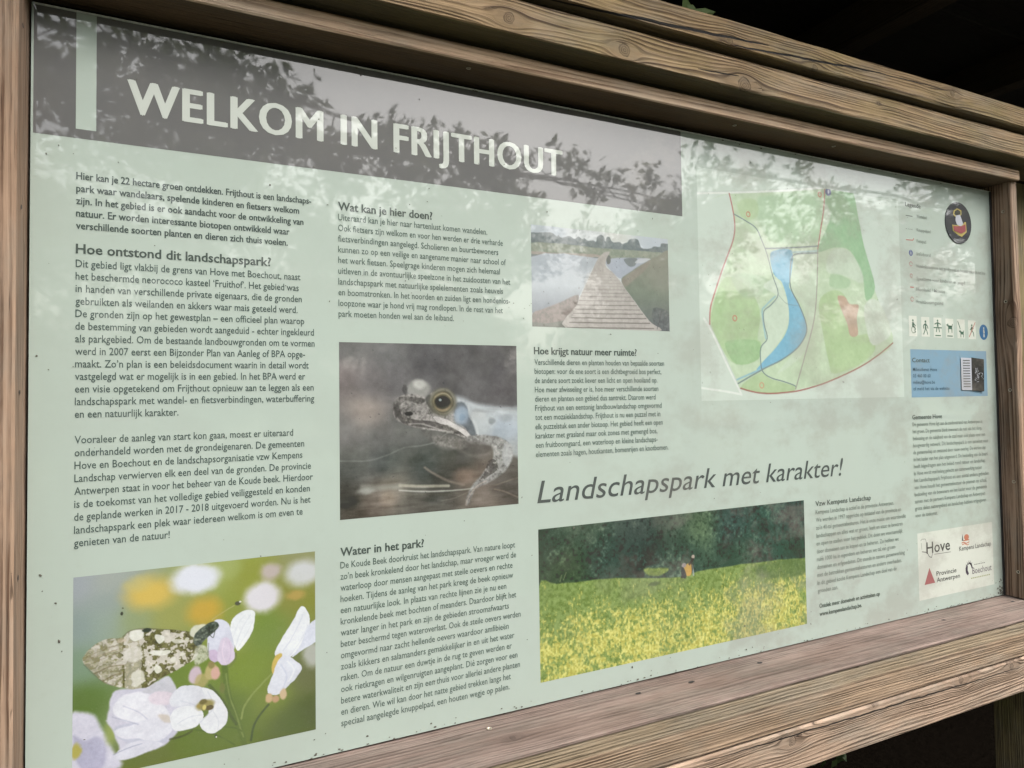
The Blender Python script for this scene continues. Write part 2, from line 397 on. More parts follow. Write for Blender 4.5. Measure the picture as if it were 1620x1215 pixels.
    if key == 'frog':      # soft debris: dark and light smears, stronger towards the bottom
        yy = np.linspace(0, 1, nh)[:, None]; d1 = fbm(nh, nw, 40, rng, 4); d2 = np.repeat(fbm(nh, nw//5+1, 7, rng, 3), 5, 1)[:, :nw]
        img = img+(d1*14+d2*17*np.clip(yy*2.6-1.4, 0, 1)-np.clip(yy-.55, 0, 1)*26)[..., None]+np.array((-2.5, .5, 1.0))
    if key in PUNCH: img = (img-126)*PUNCH[key]+124
    if key in FADE: img = img*(1-FADE[key][1])+np.array(FADE[key][0], float)*FADE[key][1]
    ds = .48 if key == 'frog' else .16
    if key == 'frog': img = img+(fbm(nh, nw, 12, rng, 4)*9)[..., None]
    img = img*(1-ds)+img.mean(2, keepdims=True)*ds
    return np.clip(img, 5, 250)
def picture(name, key, nw, nh, seed, y, parent, label, mat):
    (x0, x1, z0, z1), base, items = PICTURES[key]
    img = paint(nw, nh, (z1-z0)/(x1-x0), base, items, seed, key)
    X, Z = np.meshgrid(np.linspace(x0, x1, nw), np.linspace(z1, z0, nh))
    co = np.stack([X, np.full(X.shape, y), Z], -1).reshape(-1, 3)
    idx = np.arange(nw*nh).reshape(nh, nw)
    q = np.stack([idx[:-1, :-1], idx[1:, :-1], idx[1:, 1:], idx[:-1, 1:]], -1).reshape(-1, 4)
    me = bpy.data.meshes.new(name)
    me.vertices.add(len(co)); me.vertices.foreach_set('co', co.ravel())
    me.loops.add(q.size); me.loops.foreach_set('vertex_index', q.ravel())
    me.polygons.add(len(q)); me.polygons.foreach_set('loop_start', np.arange(0, q.size, 4)); 
    me.update(calc_edges=True)
    a = me.color_attributes.new('Col', 'FLOAT_COLOR', 'POINT')
    c = np.ones((nw*nh, 4)); c[:, :3] = albedo(img.reshape(-1, 3)); a.data.foreach_set('color', c.ravel())
    return link(name, me, parent, mat, label=label)

# ------------------------------------------------------------------ flat shapes and lettering
def flat(name, shapes, y, parent, mat, **pr):
    """shapes: list of point lists (x, z) laid on the plane y, facing the viewer (-y)"""
    vs, fs = [], []
    for p in shapes:
        k = len(vs)
        area = sum(p[i][0]*p[(i+1) % len(p)][1]-p[(i+1) % len(p)][0]*p[i][1] for i in range(len(p)))
        q = p if area > 0 else p[::-1]
        vs += [(a, y, b) for a, b in q]; fs.append(tuple(range(k, k+len(q))))
    return link(name, quick(name, vs, fs), parent, mat, **pr)
def circ(x, z, rx, rz=None, n=24, a0=0, a1=2*math.pi):
    rz = rz or rx
    return [(x+rx*math.cos(a0+(a1-a0)*i/n), z+rz*math.sin(a0+(a1-a0)*i/n)) for i in range(n+(0 if a1-a0 > 6.28 else 1))]
def stroke(p, wd):
    out = []
    for (a, b) in zip(p[:-1], p[1:]):
        dx, dz = b[0]-a[0], b[1]-a[1]; L = math.hypot(dx, dz) or 1; nx, nz = -dz/L*wd/2, dx/L*wd/2
        out.append([(a[0]+nx, a[1]+nz), (b[0]+nx, b[1]+nz), (b[0]-nx, b[1]-nz), (a[0]-nx, a[1]-nz)])
    return out
def rect(x0, x1, z0, z1): return [(x0, z0), (x1, z0), (x1, z1), (x0, z1)]
_txt = bpy.data.curves.new('lettering', 'FONT'); _txt.dimensions = '2D'; _txt.fill_mode = 'FRONT'
_to = bpy.data.objects.new('lettering', _txt); COL.objects.link(_to)
CAPH = None
def letters(body, cap, bold=0.0, shear=0.0, res=2):
    """outline of one line of text as (verts, faces), cap height = cap"""
    global CAPH
    dg = bpy.context.evaluated_depsgraph_get
    if CAPH is None:
        _txt.body = 'H'; _txt.size = 1; _txt.offset = 0; bpy.context.view_layer.update()
        m = _to.evaluated_get(dg()).to_mesh(); CAPH = max(v.co.y for v in m.vertices)
    s = cap/CAPH
    _txt.body = body; _txt.size = 1.0; _txt.offset = bold; _txt.shear = shear; _txt.space_character = 1.09 if cap > .05 else 1.0; _txt.resolution_u = res
    bpy.context.view_layer.update()
    e = _to.evaluated_get(dg()); m = e.to_mesh()
    co = np.zeros(len(m.vertices)*3); m.vertices.foreach_get('co', co); co = co.reshape(-1, 3)[:, :2]*s
    fs = [tuple(p.vertices) for p in m.polygons]
    e.to_mesh_clear()
    return co, fs
COPIES = {'title': ((0.0, 0.0), (-.045, 0.0), (.045, 0.0), (0.0, .014), (0.0, -.014)), 'bold': (0.0, .035), 'head': (0.0, .035), 'head2': (0.0, .03), 'tinybold': (0.0, .03)}
STY = {  # cap height, boldness, shear
 'title': (0.0525, 0.0, 0.0), 'bold': (0.0108, 0.010, 0.0), 'head': (0.0142, 0.012, 0.0), 'body': (0.0112, 0.008, 0.0), 'small': (0.0112, 0.006, 0.0),
 'slogan': (0.0435, 0.002, 0.22), 'head2': (0.0120, 0.008, 0.0), 'tiny': (0.0105, 0.006, 0.0), 'tinybold': (0.0105, 0.010, 0.0), 'tinyblue': (0.0095, 0.006, 0.0),
 'tinylegend': (0.0095, 0.006, 0.0), 'logo': (0.030, 0.010, 0.0), 'logo2': (0.0125, 0.008, 0.0), 'logo3': (0.018, 0.0, 0.0)}
TEXTS = [
('title_text', 'title', 0.1265, 0.0, [('WELKOM IN FRIJTHOUT', 0.776, 1.0538)]),
('introduction_text', 'bold', 0.0575, 0.0, [('Hier kan je 22 hectare groen ontdekken. Frijthout is een landschaps-', 0.344, 0.9411), ('park waar wandelaars, spelende kinderen en fietsers welkom', 0.324, 0.9222), ('zijn. In het gebied is er ook aandacht voor de ontwikkeling van', 0.331, 0.9034), ('natuur. Er worden interessante biotopen ontwikkeld waar', 0.308, 0.8845), ('verschillende soorten planten en dieren zich thuis voelen.', 0.305, 0.8656)]),
('heading_text', 'head', 0.0575, 0, [('Hoe ontstond dit landschapspark?', 0.278, 0.8287)]),
('paragraph_text', 'body', 0.0575, 0, [('Dit gebied ligt vlakbij de grens van Hove met Boechout, naast', 0.326, 0.8079), ('het beschermde neorococo kasteel ‘Fruithof’. Het gebied was', 0.323, 0.789), ('in handen van verschillende private eigenaars, die de gronden', 0.328, 0.7702), ('gebruikten als weilanden en akkers waar mais geteeld werd.', 0.321, 0.7513), ('De gronden zijn op het gewestplan – een officieel plan waarop', 0.332, 0.7325), ('de bestemming van gebieden wordt aangeduid - echter ingekleurd', 0.348, 0.7136), ('als parkgebied. Om de bestaande landbouwgronden om te vormen', 0.349, 0.6947), ('werd in 2007 eerst een Bijzonder Plan van Aanleg of BPA opge-', 0.333, 0.6759), ('maakt. Zo’n plan is een beleidsdocument waarin in detail wordt', 0.339, 0.657), ('vastgelegd wat er mogelijk is in een gebied. In het BPA werd er', 0.333, 0.6382), ('een visie opgetekend om Frijthout opnieuw aan te leggen als een', 0.347, 0.6193), ('landschapspark met wandel- en fietsverbindingen, waterbuffering', 0.348, 0.6005), ('en een natuurlijk karakter.', 0.139, 0.5816)]),
('paragraph_text', 'body', 0.0575, 0, [('Vooraleer de aanleg van start kon gaan, moest er uiteraard', 0.313, 0.5434), ('onderhandeld worden met de grondeigenaren. De gemeenten', 0.331, 0.5243), ('Hove en Boechout en de landschapsorganisatie vzw Kempens', 0.328, 0.5052), ('Landschap verwierven elk een deel van de gronden. De provincie', 0.342, 0.4861), ('Antwerpen staat in voor het beheer van de Koude beek. Hierdoor', 0.345, 0.4671), ('is de toekomst van het volledige gebied veiliggesteld en konden', 0.34, 0.448), ('de geplande werken in 2017 - 2018 uitgevoerd worden. Nu is het', 0.341, 0.4289), ('landschapspark een plek waar iedereen welkom is om even te', 0.328, 0.4098), ('genieten van de natuur!', 0.127, 0.3907)]),
('heading_text', 'head', 0.4475, 0, [('Wat kan je hier doen?', 0.174, 0.9361)]),
('paragraph_text', 'small', 0.4475, 0, [('Uiteraard kan je hier naar hartenlust komen wandelen.', 0.286, 0.918), ('Ook fietsers zijn welkom en voor hen werden er drie verharde', 0.319, 0.8991), ('fietsverbindingen aangelegd. Scholieren en buurtbewoners', 0.309, 0.8802), ('kunnen zo op een veilige en aangename manier naar school of', 0.325, 0.8613), ('het werk fietsen. Speelgrage kinderen mogen zich helemaal', 0.312, 0.8424), ('uitleven in de avontuurlijke speelzone in het zuidoosten van het', 0.334, 0.8235), ('landschapspark met natuurlijke spelelementen zoals heuvels', 0.318, 0.8046), ('en boomstronken. In het noorden en zuiden ligt een hondenlos-', 0.333, 0.7857), ('loopzone waar je hond vrij mag rondlopen. In de rest van het', 0.317, 0.7668), ('park moeten honden wel aan de leiband.', 0.215, 0.7479)]),
('heading_text', 'head', 0.448, 0, [('Water in het park?', 0.151, 0.3323)]),
('paragraph_text', 'small', 0.448, 0, [('De Koude Beek doorkruist het landschapspark. Van nature loopt', 0.336, 0.3113), ('zo’n beek kronkelend door het landschap, maar vroeger werd de', 0.338, 0.2921), ('waterloop door mensen aangepast met steile oevers en rechte', 0.33, 0.2729), ('hoeken. Tijdens de aanleg van het park kreeg de beek opnieuw', 0.331, 0.2538), ('een natuurlijke look. In plaats van rechte lijnen zie je nu een', 0.316, 0.2346), ('kronkelende beek met bochten of meanders. Daardoor blijft het', 0.337, 0.2154), ('water langer in het park en zijn de gebieden stroomafwaarts', 0.321, 0.1962), ('beter beschermd tegen wateroverlast. Ook de steile oevers werden', 0.346, 0.177), ('omgevormd naar zacht hellende oevers waardoor amfibieën', 0.32, 0.1578), ('zoals kikkers en salamanders gemakkelijker in en uit het water', 0.332, 0.1387), ('raken. Om de natuur een duwtje in de rug te geven werden er', 0.326, 0.1195), ('ook rietkragen en wilgenruigten aangeplant. Die zorgen voor een', 0.338, 0.1003), ('betere waterkwaliteit en zijn een thuis voor allerlei andere planten', 0.343, 0.0811), ('en dieren. Wie wil kan door het natte gebied trekken langs het', 0.323, 0.0619), ('speciaal aangelegde knuppelpad, een houten wegje op palen.', 0.32, 0.0428)]),
('heading_text', 'head', 0.8315, 0, [('Hoe krijgt natuur meer ruimte?', 0.249, 0.6877)]),
('paragraph_text', 'small', 0.8325, 0, [('Verschillende dieren en planten houden van bepaalde soorten', 0.321, 0.6667), ('biotopen: voor de ene soort is een dichtbegroeid bos perfect,', 0.313, 0.6484), ('de andere soort zoekt liever een licht en open hooiland op.', 0.302, 0.63), ('Hoe meer afwisseling er is, hoe meer verschillende soorten', 0.304, 0.6117), ('dieren en planten een gebied dus aantrekt. Daarom werd', 0.296, 0.5933), ('Frijthout van een eentonig landbouwlandschap omgevormd', 0.312, 0.575), ('tot een mozaïeklandschap. Frijthout is nu een puzzel met in', 0.308, 0.5567), ('elk puzzelstuk een ander biotoop. Het gebied heeft een open', 0.314, 0.5383), ('karakter met grasland maar ook zones met gemengd bos,', 0.299, 0.52), ('een fruitboomgaard, een waterloop en kleine landschaps-', 0.299, 0.5017), ('elementen zoals hagen, houtkanten, bomenrijen en knotbomen.', 0.328, 0.4833)]),
('slogan_text', 'slogan', 0.834, 0, [('Landschapspark met karakter!', 0.879, 0.3924)]),
('heading_text', 'head2', 1.61, 0, [('Vzw Kempens Landschap', 0.204, 0.3228)]),
('paragraph_text', 'tiny', 1.61, 0, [('Kempens Landschap is actief in de provincie Antwerpen.', 0.294, 0.3027), ('We werden in 1997 opgericht op initiatief van de provincie en', 0.322, 0.2835), ('zo’n 40-tal gemeentebesturen. Het is onze missie om waardevolle', 0.341, 0.2643), ('landschappen en alles wat er groeit, leeft en staat te bewaren', 0.327, 0.2451), ('en open te stellen voor het publiek. Dit doen we voornamelijk', 0.326, 0.2258), ('door domeinen aan te kopen en te beheren. Zo hebben we', 0.309, 0.2066), ('ruim 1000 ha in eigendom en beheren we tal van groen-', 0.297, 0.1874), ('domeinen en erfgoedsites. Dit steeds in nauwe samenwerking', 0.332, 0.1682), ('met de betrokken gemeentebesturen en andere overheden.', 0.318, 0.149), ('In dit gebied kocht Kempens Landschap een deel van de', 0.297, 0.1298), ('gronden aan.', 0.072, 0.1105)]),
('paragraph_text', 'tinybold', 1.614, 0, [('Ontdek meer domeinen en activiteiten op', 0.223, 0.073), ('www.kempenslandschap.be.', 0.153, 0.0535)]),
('heading_text', 'head2', 1.991, 0, [('Gemeente Hove', 0.129, 0.5263)]),
('paragraph_text', 'tiny', 1.991, 0, [('De gemeente Hove ligt aan de zuidoostrand van Antwerpen in', 0.316, 0.5075), ('het groen. De gemeente biedt inwoners de rust van het dorp,', 0.313, 0.4885), ('bebossing en de nabijheid van de stad maar ook plaats voor een', 0.328, 0.4695), ('hoogwaardig netwerk. Dit landschapspark is een aanwinst voor', 0.343, 0.4505), ('de gemeenschap en ontstond door nauw overleg. De werken zijn', 0.328, 0.4315), ('in het kader van het plan uitgevoerd. De bedoeling van de buurt', 0.338, 0.4125), ('heeft bijgedragen aan het beleid rond natuur en landschap.', 0.326, 0.3936), ('In Hove wordt veel belang gehecht aan samenwerking tussen', 0.306, 0.3746), ('het Landschapspark Frijthout en een aantal andere gebieden', 0.339, 0.3556), ('van Hove houdt het gemeentebestuur de plannen op schaal,', 0.329, 0.3366), ('bedoeling van de bewoners en het kader voor de gemeente', 0.328, 0.3176), ('samen met de partners Kempens Landschap en Antwerpen', 0.318, 0.2987), ('grote delen natuurgebied en landschap hebben vrijgegeven', 0.321, 0.2797), ('voor de toekomst.', 0.096, 0.2607)]),
('heading_text', 'head2', 1.998, 0, [('Contact', 0.076, 0.6825)]),
('paragraph_text', 'tinyblue', 2.0, 0, [('Milieudienst Hove', 0.105, 0.6582), ('03 460 00 60', 0.076, 0.6406), ('milieu@hove.be', 0.094, 0.623), ('of meld het via de website', 0.159, 0.6053)]),
('heading_text', 'head2', 1.99, 0, [('Legende', 0.066, 1.1122)]),
('legend_text', 'tinylegend', 2.0378, 0, [('Wandelpad', 0.044, 1.0845)]),
('legend_text', 'tinylegend', 2.0359, 0, [('Knuppelpad', 0.061, 1.0463)]),
('legend_text', 'tinylegend', 2.0343, 0, [('Fietspad', 0.041, 1.0152)]),
('legend_text', 'tinylegend', 2.0325, 0, [('Infobord', 0.061, 0.9789)]),
('legend_text', 'tinylegend', 2.0308, 0, [('Hondenlosloopzone met speelheuvels en boomstronken in het bos', 0.316, 0.9454)]),
('legend_text', 'tinylegend', 2.029, 0, [('Speelzone voor kinderen en jeugd', 0.217, 0.9101)]),
('legend_text', 'tinylegend', 2.0275, 0, [('Hooiland / Moeras', 0.126, 0.8802)]),
('legend_text', 'tinylegend', 2.0258, 0, [('Fruitboomgaard', 0.117, 0.8459)]),
('logo_text', 'logo', 2.033, 0, [('Hove', 0.104, 0.1586)]),
('logo_text', 'logo2', 2.178, 0, [('Kempens Landschap', 0.151, 0.1499)]),
('logo_text', 'logo2', 2.073, 0, [('Provincie', 0.089, 0.0933)]),
('logo_text', 'logo2', 2.073, 0, [('Antwerpen', 0.104, 0.076)]),
('logo_text', 'logo3', 2.235, 0, [('Boechout', 0.092, 0.0786)])]
PICTURES = {
 'butterfly': ((0.057, 0.4055, 0.047, 0.3455), (135, 150, 95), [
  ('F',[(25,44,(160,170,180)),(118,41,(165,175,170)),(26,248,(140,160,160)),(118,238,(150,170,160)),(27,442,(125,155,130)),(28,617,(98,128,60)),(220,238,(150,165,120)),(368,237,(160,165,95)),(582,-4,(165,180,110)),(698,80,(150,160,70)),(943,45,(150,155,110)),(901,210,(140,145,60)),(761,403,(122,148,68)),(817,757,(125,145,60)),(698,614,(128,152,60)),(470,564,(120,145,65)),(957,890,(90,105,60)),(957,690,(112,120,80)),(898,925,(95,115,55)),(507,919,(108,130,60)),(291,971,(110,125,65)),(397,567,(115,140,65)),(256,717,(140,160,120)),(118,148,(150,165,165)),(620,377,(150,160,80)),(605,803,(105,130,60))],70),
  ('E',290.5,122.0,94.5,78.0,(215,188,95),1),
  ('E',240.5,68.5,48.5,36.5,(200,190,120),1,0.6),
  ('E',507.0,251.0,71.0,71.0,(205,170,72),1,0.9),
  ('E',909.0,231.0,42.0,25.0,(200,165,90),1,0.7),
  ('E',621.0,50.0,46.0,48.0,(165,180,110),1,0.5),
  ('E',471.0,75.5,100.0,75.5,(216,222,236),0.6),
  ('E',759.0,218.5,84.0,86.5,(216,216,226),0.6),
  ('E',794.5,84.5,42.5,44.5,(200,185,200),1,0.8),
  ('E',943.5,115.5,79.5,70.5,(208,214,224),0.8,0.9),
  ('E',983.5,575.5,42.5,70.5,(190,195,195),0.8,0.8),
  ('P',(203,205,224),14,[-10,686,28,666,80,692,110,779,141,858,175,978,-9,947]),
  ('P',(176,178,205),10,[3,777,42,805,87,799,121,861,108,959,29,936]),
  ('E',16.0,850.0,18.0,39.0,(180,175,90),0.6),
  ('E',140.5,795.5,26.5,53.5,(160,175,95),1,0.7),
  ('P',(200,202,220),7,[130,713,146,601,201,591,256,595,311,585,368,602,397,650,426,713,412,811,390,870,340,912,270,929,202,941,151,927,174,885,147,788,124,738]),
  ('P',(222,226,238),5,[147,672,207,615,283,633,354,723,368,800,291,780,242,772,187,745]),
  ('P',(190,195,215),4,[150,780,208,764,277,777,368,837,354,888,277,913,188,844]),
  ('P',(218,222,236),5,[154,790,215,774,305,756,376,802,369,855,305,884,242,849,188,835]),
  ('P',(210,214,230),4,[148,922,201,865,270,866,340,902,270,929,188,940]),
  ('L',(172,177,200),2.0,3,[147,717,194,747,242,777]),
  ('L',(160,165,190),2.0,2,[151,905,208,885,256,880]),
  ('L',(170,175,200),2.0,2,[187,673,242,714,277,759],0.6),
  ('P',(196,200,212),6,[256,617,311,585,361,564,390,630,368,653,304,638]),
  ('P',(216,208,222),6,[283,656,311,632,368,648,386,680,358,705,305,694]),
  ('P',(200,190,175),8,[319,751,354,755,376,793,347,795],0.7),
  ('L',(98,122,58),13.0,3,[593,563,605,708,632,810,658,902,674,988]),
  ('L',(140,158,92),3.5,2,[599,602,614,729,643,831,672,954],0.8),
  ('L',(88,108,52),6.5,2,[529,648,589,752,620,835,643,879]),
  ('L',(150,166,98),4.0,1,[797,645,721,725,678,792,665,856]),
  ('L',(70,92,44),5.0,1,[783,810,737,869,713,926,705,982]),
  ('L',(95,118,55),3.0,1,[448,857,514,884,574,928,635,987]),
  ('L',(95,118,55),3.5,1,[589,880,635,896,666,923]),
  ('L',(120,135,75),4.5,1,[613,567,639,534,639,500]),
  ('L',(110,130,68),3.0,1,[582,598,578,654,593,705]),
  ('L',(80,90,55),5.0,2,[369,887,412,885,455,868],0.8),
  ('E',469.5,578.0,26.5,45.0,(200,184,198),0.35),
  ('E',495.5,612.5,29.5,37.5,(180,170,110),0.4,0.8),
  ('E',536.5,578.5,28.5,42.5,(185,175,118),0.3),
  ('E',553.5,592.0,19.5,34.0,(212,172,158),0.4),
  ('E',582.0,674.5,12.0,28.5,(120,130,70),0.4),
  ('E',537.0,541.0,15.0,21.0,(150,140,90),0.5),
  ('P',(206,212,230),3,[520,462,525,378,544,315,571,308,609,334,630,398,636,466,605,527,552,520]),
  ('P',(226,233,240),2,[620,329,655,285,698,278,725,304,718,376,686,452,647,486,626,407]),
  ('L',(200,207,220),1.5,2,[640,467,667,376,706,305],0.8),
  ('L',(200,207,220),1.0,2,[632,408,651,344,682,301],0.8),
  ('L',(200,207,220),1.0,2,[647,478,686,408,714,346],0.7),
  ('P',(196,180,210),3,[529,464,559,470,571,510,552,530,529,502]),
  ('P',(208,198,220),3,[564,471,578,421,605,412,629,465,634,528,601,557,568,531]),
  ('L',(225,212,232),2.5,2,[590,428,582,484,596,544],0.8),
  ('L',(190,170,205),2.0,2,[613,438,620,492,609,542],0.6),
  ('P',(224,231,241),2,[813,541,842,468,892,378,929,307,949,306,965,336,974,393,946,488,891,569,842,571]),
  ('P',(208,216,233),2,[971,407,1027,387,1026,493,941,542,891,576,933,505]),
  ('L',(198,206,224),2.0,2,[850,529,900,449,942,347],0.8),
  ('L',(198,206,224),1.5,2,[879,564,933,485,963,411],0.7),
  ('P',(206,182,92),3,[797,616,817,551,846,547,838,605,808,647]),
  ('P',(214,221,236),2,[778,743,797,665,834,574,871,562,909,600,934,640,916,681,882,713,837,762]),
  ('L',(185,195,220),3.0,3,[842,606,866,670,850,735],0.7),
  ('L',(235,240,248),3.5,3,[870,592,899,648,874,702],0.8),
  ('E',785.0,775.0,19.0,27.0,(206,176,132),0.4),
  ('E',851.0,767.5,15.0,29.5,(208,184,146),0.4),
  ('E',817.0,786.5,18.0,21.5,(196,160,122),0.5),
  ('P',(214,220,232),2,[367,685,390,639,433,623,485,638,522,679,522,736,485,755,419,731,379,720]),
  ('P',(222,228,236),2,[368,772,390,736,441,733,496,767,503,811,470,849,426,853,390,847,372,810]),
  ('P',(224,230,239),2,[499,650,540,679,578,740,603,807,596,867,559,897,525,894,496,860,491,822,525,793,518,725]),
  ('L',(190,198,212),1.5,2,[503,759,462,731,411,700],0.7),
  ('L',(190,198,212),1.5,2,[496,795,448,792,397,816],0.7),
  ('L',(190,198,212),2.0,2,[492,831,522,797,544,779],0.9),
  ('L',(195,202,214),1.5,2,[544,788,567,841,563,887],0.7),
  ('L',(190,198,214),2.0,2,[522,679,537,720,544,750],0.7),
  ('E',511.0,747.0,37.0,28.0,(158,150,92),0.5),
  ('E',503.0,726.5,16.0,13.5,(120,112,62),0.5),
  ('E',529.5,765.5,16.5,13.5,(105,95,60),0.4),
  ('E',508.5,758.5,7.5,13.5,(215,205,120),0.4),
  ('E',484.5,745.5,7.5,9.5,(170,150,80),0.4),
  ('P',(196,196,188),3,[35,404,53,368,89,341,132,327,179,327,213,302,276,303,368,325,455,357,479,402,484,455,466,498,411,528,368,551,325,571,269,601,194,587,143,560,103,522,70,477,43,436],1,('wing',)),
  ('P',(224,228,220),2,[309,337,339,350,346,372,329,388,311,365],0.9),
  ('P',(224,228,220),2,[283,423,325,418,368,433,357,449,304,441],0.9),
  ('P',(224,228,216),2,[311,493,327,506,334,530,317,540,304,515],0.9),
  ('E',379.5,480.0,11.5,12.0,(220,222,210),0.4,0.9),
  ('E',436.5,387.0,8.5,10.0,(216,220,206),0.4,0.8),
  ('P',(222,226,220),4,[213,305,255,308,262,342,227,358,210,336],0.85),
  ('P',(212,212,206),6,[193,396,241,388,262,437,228,462,197,442],0.7),
  ('P',(220,222,212),5,[221,510,262,510,266,565,235,590,221,555],0.8),
  ('E',417.0,461.5,10.0,7.5,(218,220,206),0.4,0.8),
  ('P',(212,214,204),3,[375,377,418,381,415,399,389,398],0.8),
  ('E',179.5,343.5,17.5,12.5,(205,190,168),0.6,0.6),
  ('L',(120,108,80),1.5,1,[47,402,106,378,186,359],0.6),
  ('L',(120,108,80),1.5,1,[60,440,119,417,193,396],0.5),
  ('L',(108,96,62),3.0,1,[80,488,133,464,187,467],0.6),
  ('L',(108,96,62),3.0,1,[113,531,146,512,193,504],0.6),
  ('L',(150,130,110),1.5,1,[43,414,112,398,193,378],0.6),
  ('L',(95,95,70),2.0,1,[186,322,213,301,276,301,368,325,455,355],0.7),
  ('L',(100,96,78),2.0,1,[40,436,70,482,106,528,146,561],0.5),
  ('E',276.0,310.0,18.0,11.0,(70,78,70),0.4),
  ('P',(210,214,200),5,[448,363,462,328,499,316,522,330,484,351,470,386],0.9),
  ('P',(92,104,96),2,[462,399,481,351,522,318,552,316,568,343,544,377,507,412,483,440],1,('speck',(60,70,60),(150,160,140),0.5)),
  ('P',(190,195,180),6,[462,488,477,434,514,442,529,492,499,524,470,527],0.8,('speck',(120,125,100),(220,225,210),0.5)),
  ('L',(70,75,60),2.0,0.5,[537,352,563,342]),
  ('L',(70,75,60),1.5,0.5,[529,379,544,400,552,364]),
  ('L',(80,85,65),1.5,0.5,[525,425,523,491],0.7),
  ('L',(188,184,138),1.5,0.8,[540,303,582,274,632,244]),
  ('E',647.5,234.5,12.5,10.5,(95,98,82),0.4),
  ('E',659.0,227.5,5.0,4.5,(220,225,220),0.4),
  ('E',179.5,208.5,5.5,9.5,(70,75,45),0.2),
  ('E',183.0,182.0,3.0,4.0,(95,95,60),0.4),
  ('E',555.0,918.5,6.0,8.5,(70,85,60),0.3),
  ('E',557.0,924.0,3.0,4.0,(235,238,235),0.3),
  ('X','grain',0.01),
 ]),
 'frog': ((0.448, 0.793, 0.3945, 0.7035), (120, 118, 120), [
  ('F',[(57,64,(118,118,118)),(257,43,(125,125,126)),(467,57,(105,103,108)),(826,71,(104,102,106)),(966,273,(108,104,108)),(732,195,(106,104,108)),(26,178,(135,122,122)),(175,239,(128,122,124)),(134,398,(168,152,142)),(24,499,(125,123,122)),(173,548,(122,122,120)),(228,701,(98,106,104)),(461,743,(84,92,90)),(681,711,(86,88,84)),(37,845,(88,84,80)),(170,925,(140,125,112)),(251,844,(150,138,122)),(547,794,(95,92,86)),(725,788,(135,115,100)),(910,868,(112,104,98)),(68,968,(118,108,98)),(459,933,(112,108,100)),(815,974,(150,134,122)),(297,213,(122,119,122)),(54,716,(95,98,96)),(336,475,(118,118,116)),(416,975,(118,112,104))],75),
  ('P',(170,182,190),22,[604,321,676,331,748,361,860,382,974,392,1042,401,1038,654,913,619,773,575,691,543,630,447]),
  ('P',(160,168,172),24,[783,528,915,533,1050,557,1048,704,960,689,875,617]),
  ('E',906.5,532.0,123.5,72.0,(156,174,192),1,0.8),
  ('E',757.0,432.0,46.0,38.0,(190,196,198),1,0.7),
  ('E',823.0,405.5,84.0,13.5,(140,148,152),1,0.6),
  ('E',925.0,456.0,38.0,25.0,(140,150,158),1,0.6),
  ('E',783.5,527.5,46.5,28.5,(150,160,166),1,0.6),
  ('E',793.5,490.0,55.5,57.0,(180,192,196),1,0.7),
  ('E',839.5,472.5,20.5,19.5,(130,140,145),0.8,0.8),
  ('E',974.5,408.5,67.5,15.5,(140,148,150),0.8,0.7),
  ('L',(185,198,206),7.5,7,[712,365,822,405,1003,419],0.8),
  ('E',418.5,269.5,63.5,56.5,(150,150,145),0.4),
  ('E',421.0,240.5,34.0,27.5,(185,187,180),0.8),
  ('E',343.0,272.0,15.0,27.0,(92,90,90),0.6,0.8),
  ('P',(112,110,107),12,[429,510,549,537,682,571,682,617,583,640,496,599]),
  ('E',397.0,331.5,93.0,27.5,(172,168,164),1,0.5),
  ('P',(150,145,141),5,[276,392,286,343,313,312,354,299,396,300,456,319,499,285,552,266,600,284,620,335,630,410,683,496,717,563,682,571,611,544,514,522,429,507,353,481,295,446],1,('speck',(98,94,91),(182,176,172),0.45)),
  ('P',(170,166,162),14,[354,331,430,341,481,370,464,406,379,386],0.5,('speck',(120,114,110),(196,190,186),0.5)),
  ('P',(96,90,88),4,[299,420,316,384,328,420,395,449,498,466,585,497,682,552,637,545,549,519,429,496,336,475],0.75,('speck',(70,66,66),(150,140,135),0.4)),
  ('P',(92,88,84),5,[278,365,296,330,329,312,396,318,456,333,430,359,354,340,316,366,295,437],0.6,('speck',(66,64,62),(150,145,140),0.5)),
  ('E',362.0,414.0,22.0,12.0,(72,68,68),0.4),
  ('E',299.5,393.0,11.5,45.0,(98,94,92),0.8,0.7),
  ('L',(192,186,182),3.5,1.5,[361,475,429,476,480,493,549,519,611,532],0.8),
  ('P',(194,190,187),2,[498,436,568,450,629,489,683,524,715,563,700,573,656,537,585,492,524,472],1,('speck',(165,160,158),(215,210,206),0.3)),
  ('P',(92,92,88),8,[456,323,486,305,499,361,533,426,498,407,464,360],0.9),
  ('P',(96,106,116),9,[613,372,676,355,724,469,746,564,719,563,683,514,630,447],0.9),
  ('E',664.0,434.0,45.0,62.0,(138,158,180),0.6),
  ('E',666.0,443.5,18.0,20.5,(110,140,172),0.6),
  ('E',658.5,429.5,30.5,39.5,(140,168,196),0.8,0.5),
  ('L',(190,198,200),6.5,3,[702,374,711,440,747,498,755,564],0.8),
  ('E',553.5,348.0,78.5,85.0,(120,116,100),0.3),
  ('E',555.5,341.5,68.5,72.5,(146,142,124),0.25),
  ('E',553.0,348.5,63.0,68.5,(104,99,78),0.2),
  ('E',551.5,347.0,54.5,57.0,(158,144,108),0.3),
  ('E',553.0,353.0,49.0,50.0,(108,102,80),0.3),
  ('E',553.0,371.5,42.0,31.5,(176,150,108),0.4,0.8),
  ('E',551.0,352.5,44.0,38.5,(88,86,76),0.3),
  ('E',553.0,345.5,39.0,29.5,(46,52,52),0.3),
  ('E',539.0,335.5,8.0,8.5,(150,165,168),0.6),
  ('L',(196,184,148),1.5,2,[508,320,537,301,574,300,602,327],0.8),
  ('L',(150,142,112),2.0,2,[503,384,536,415,582,414,609,383],0.7),
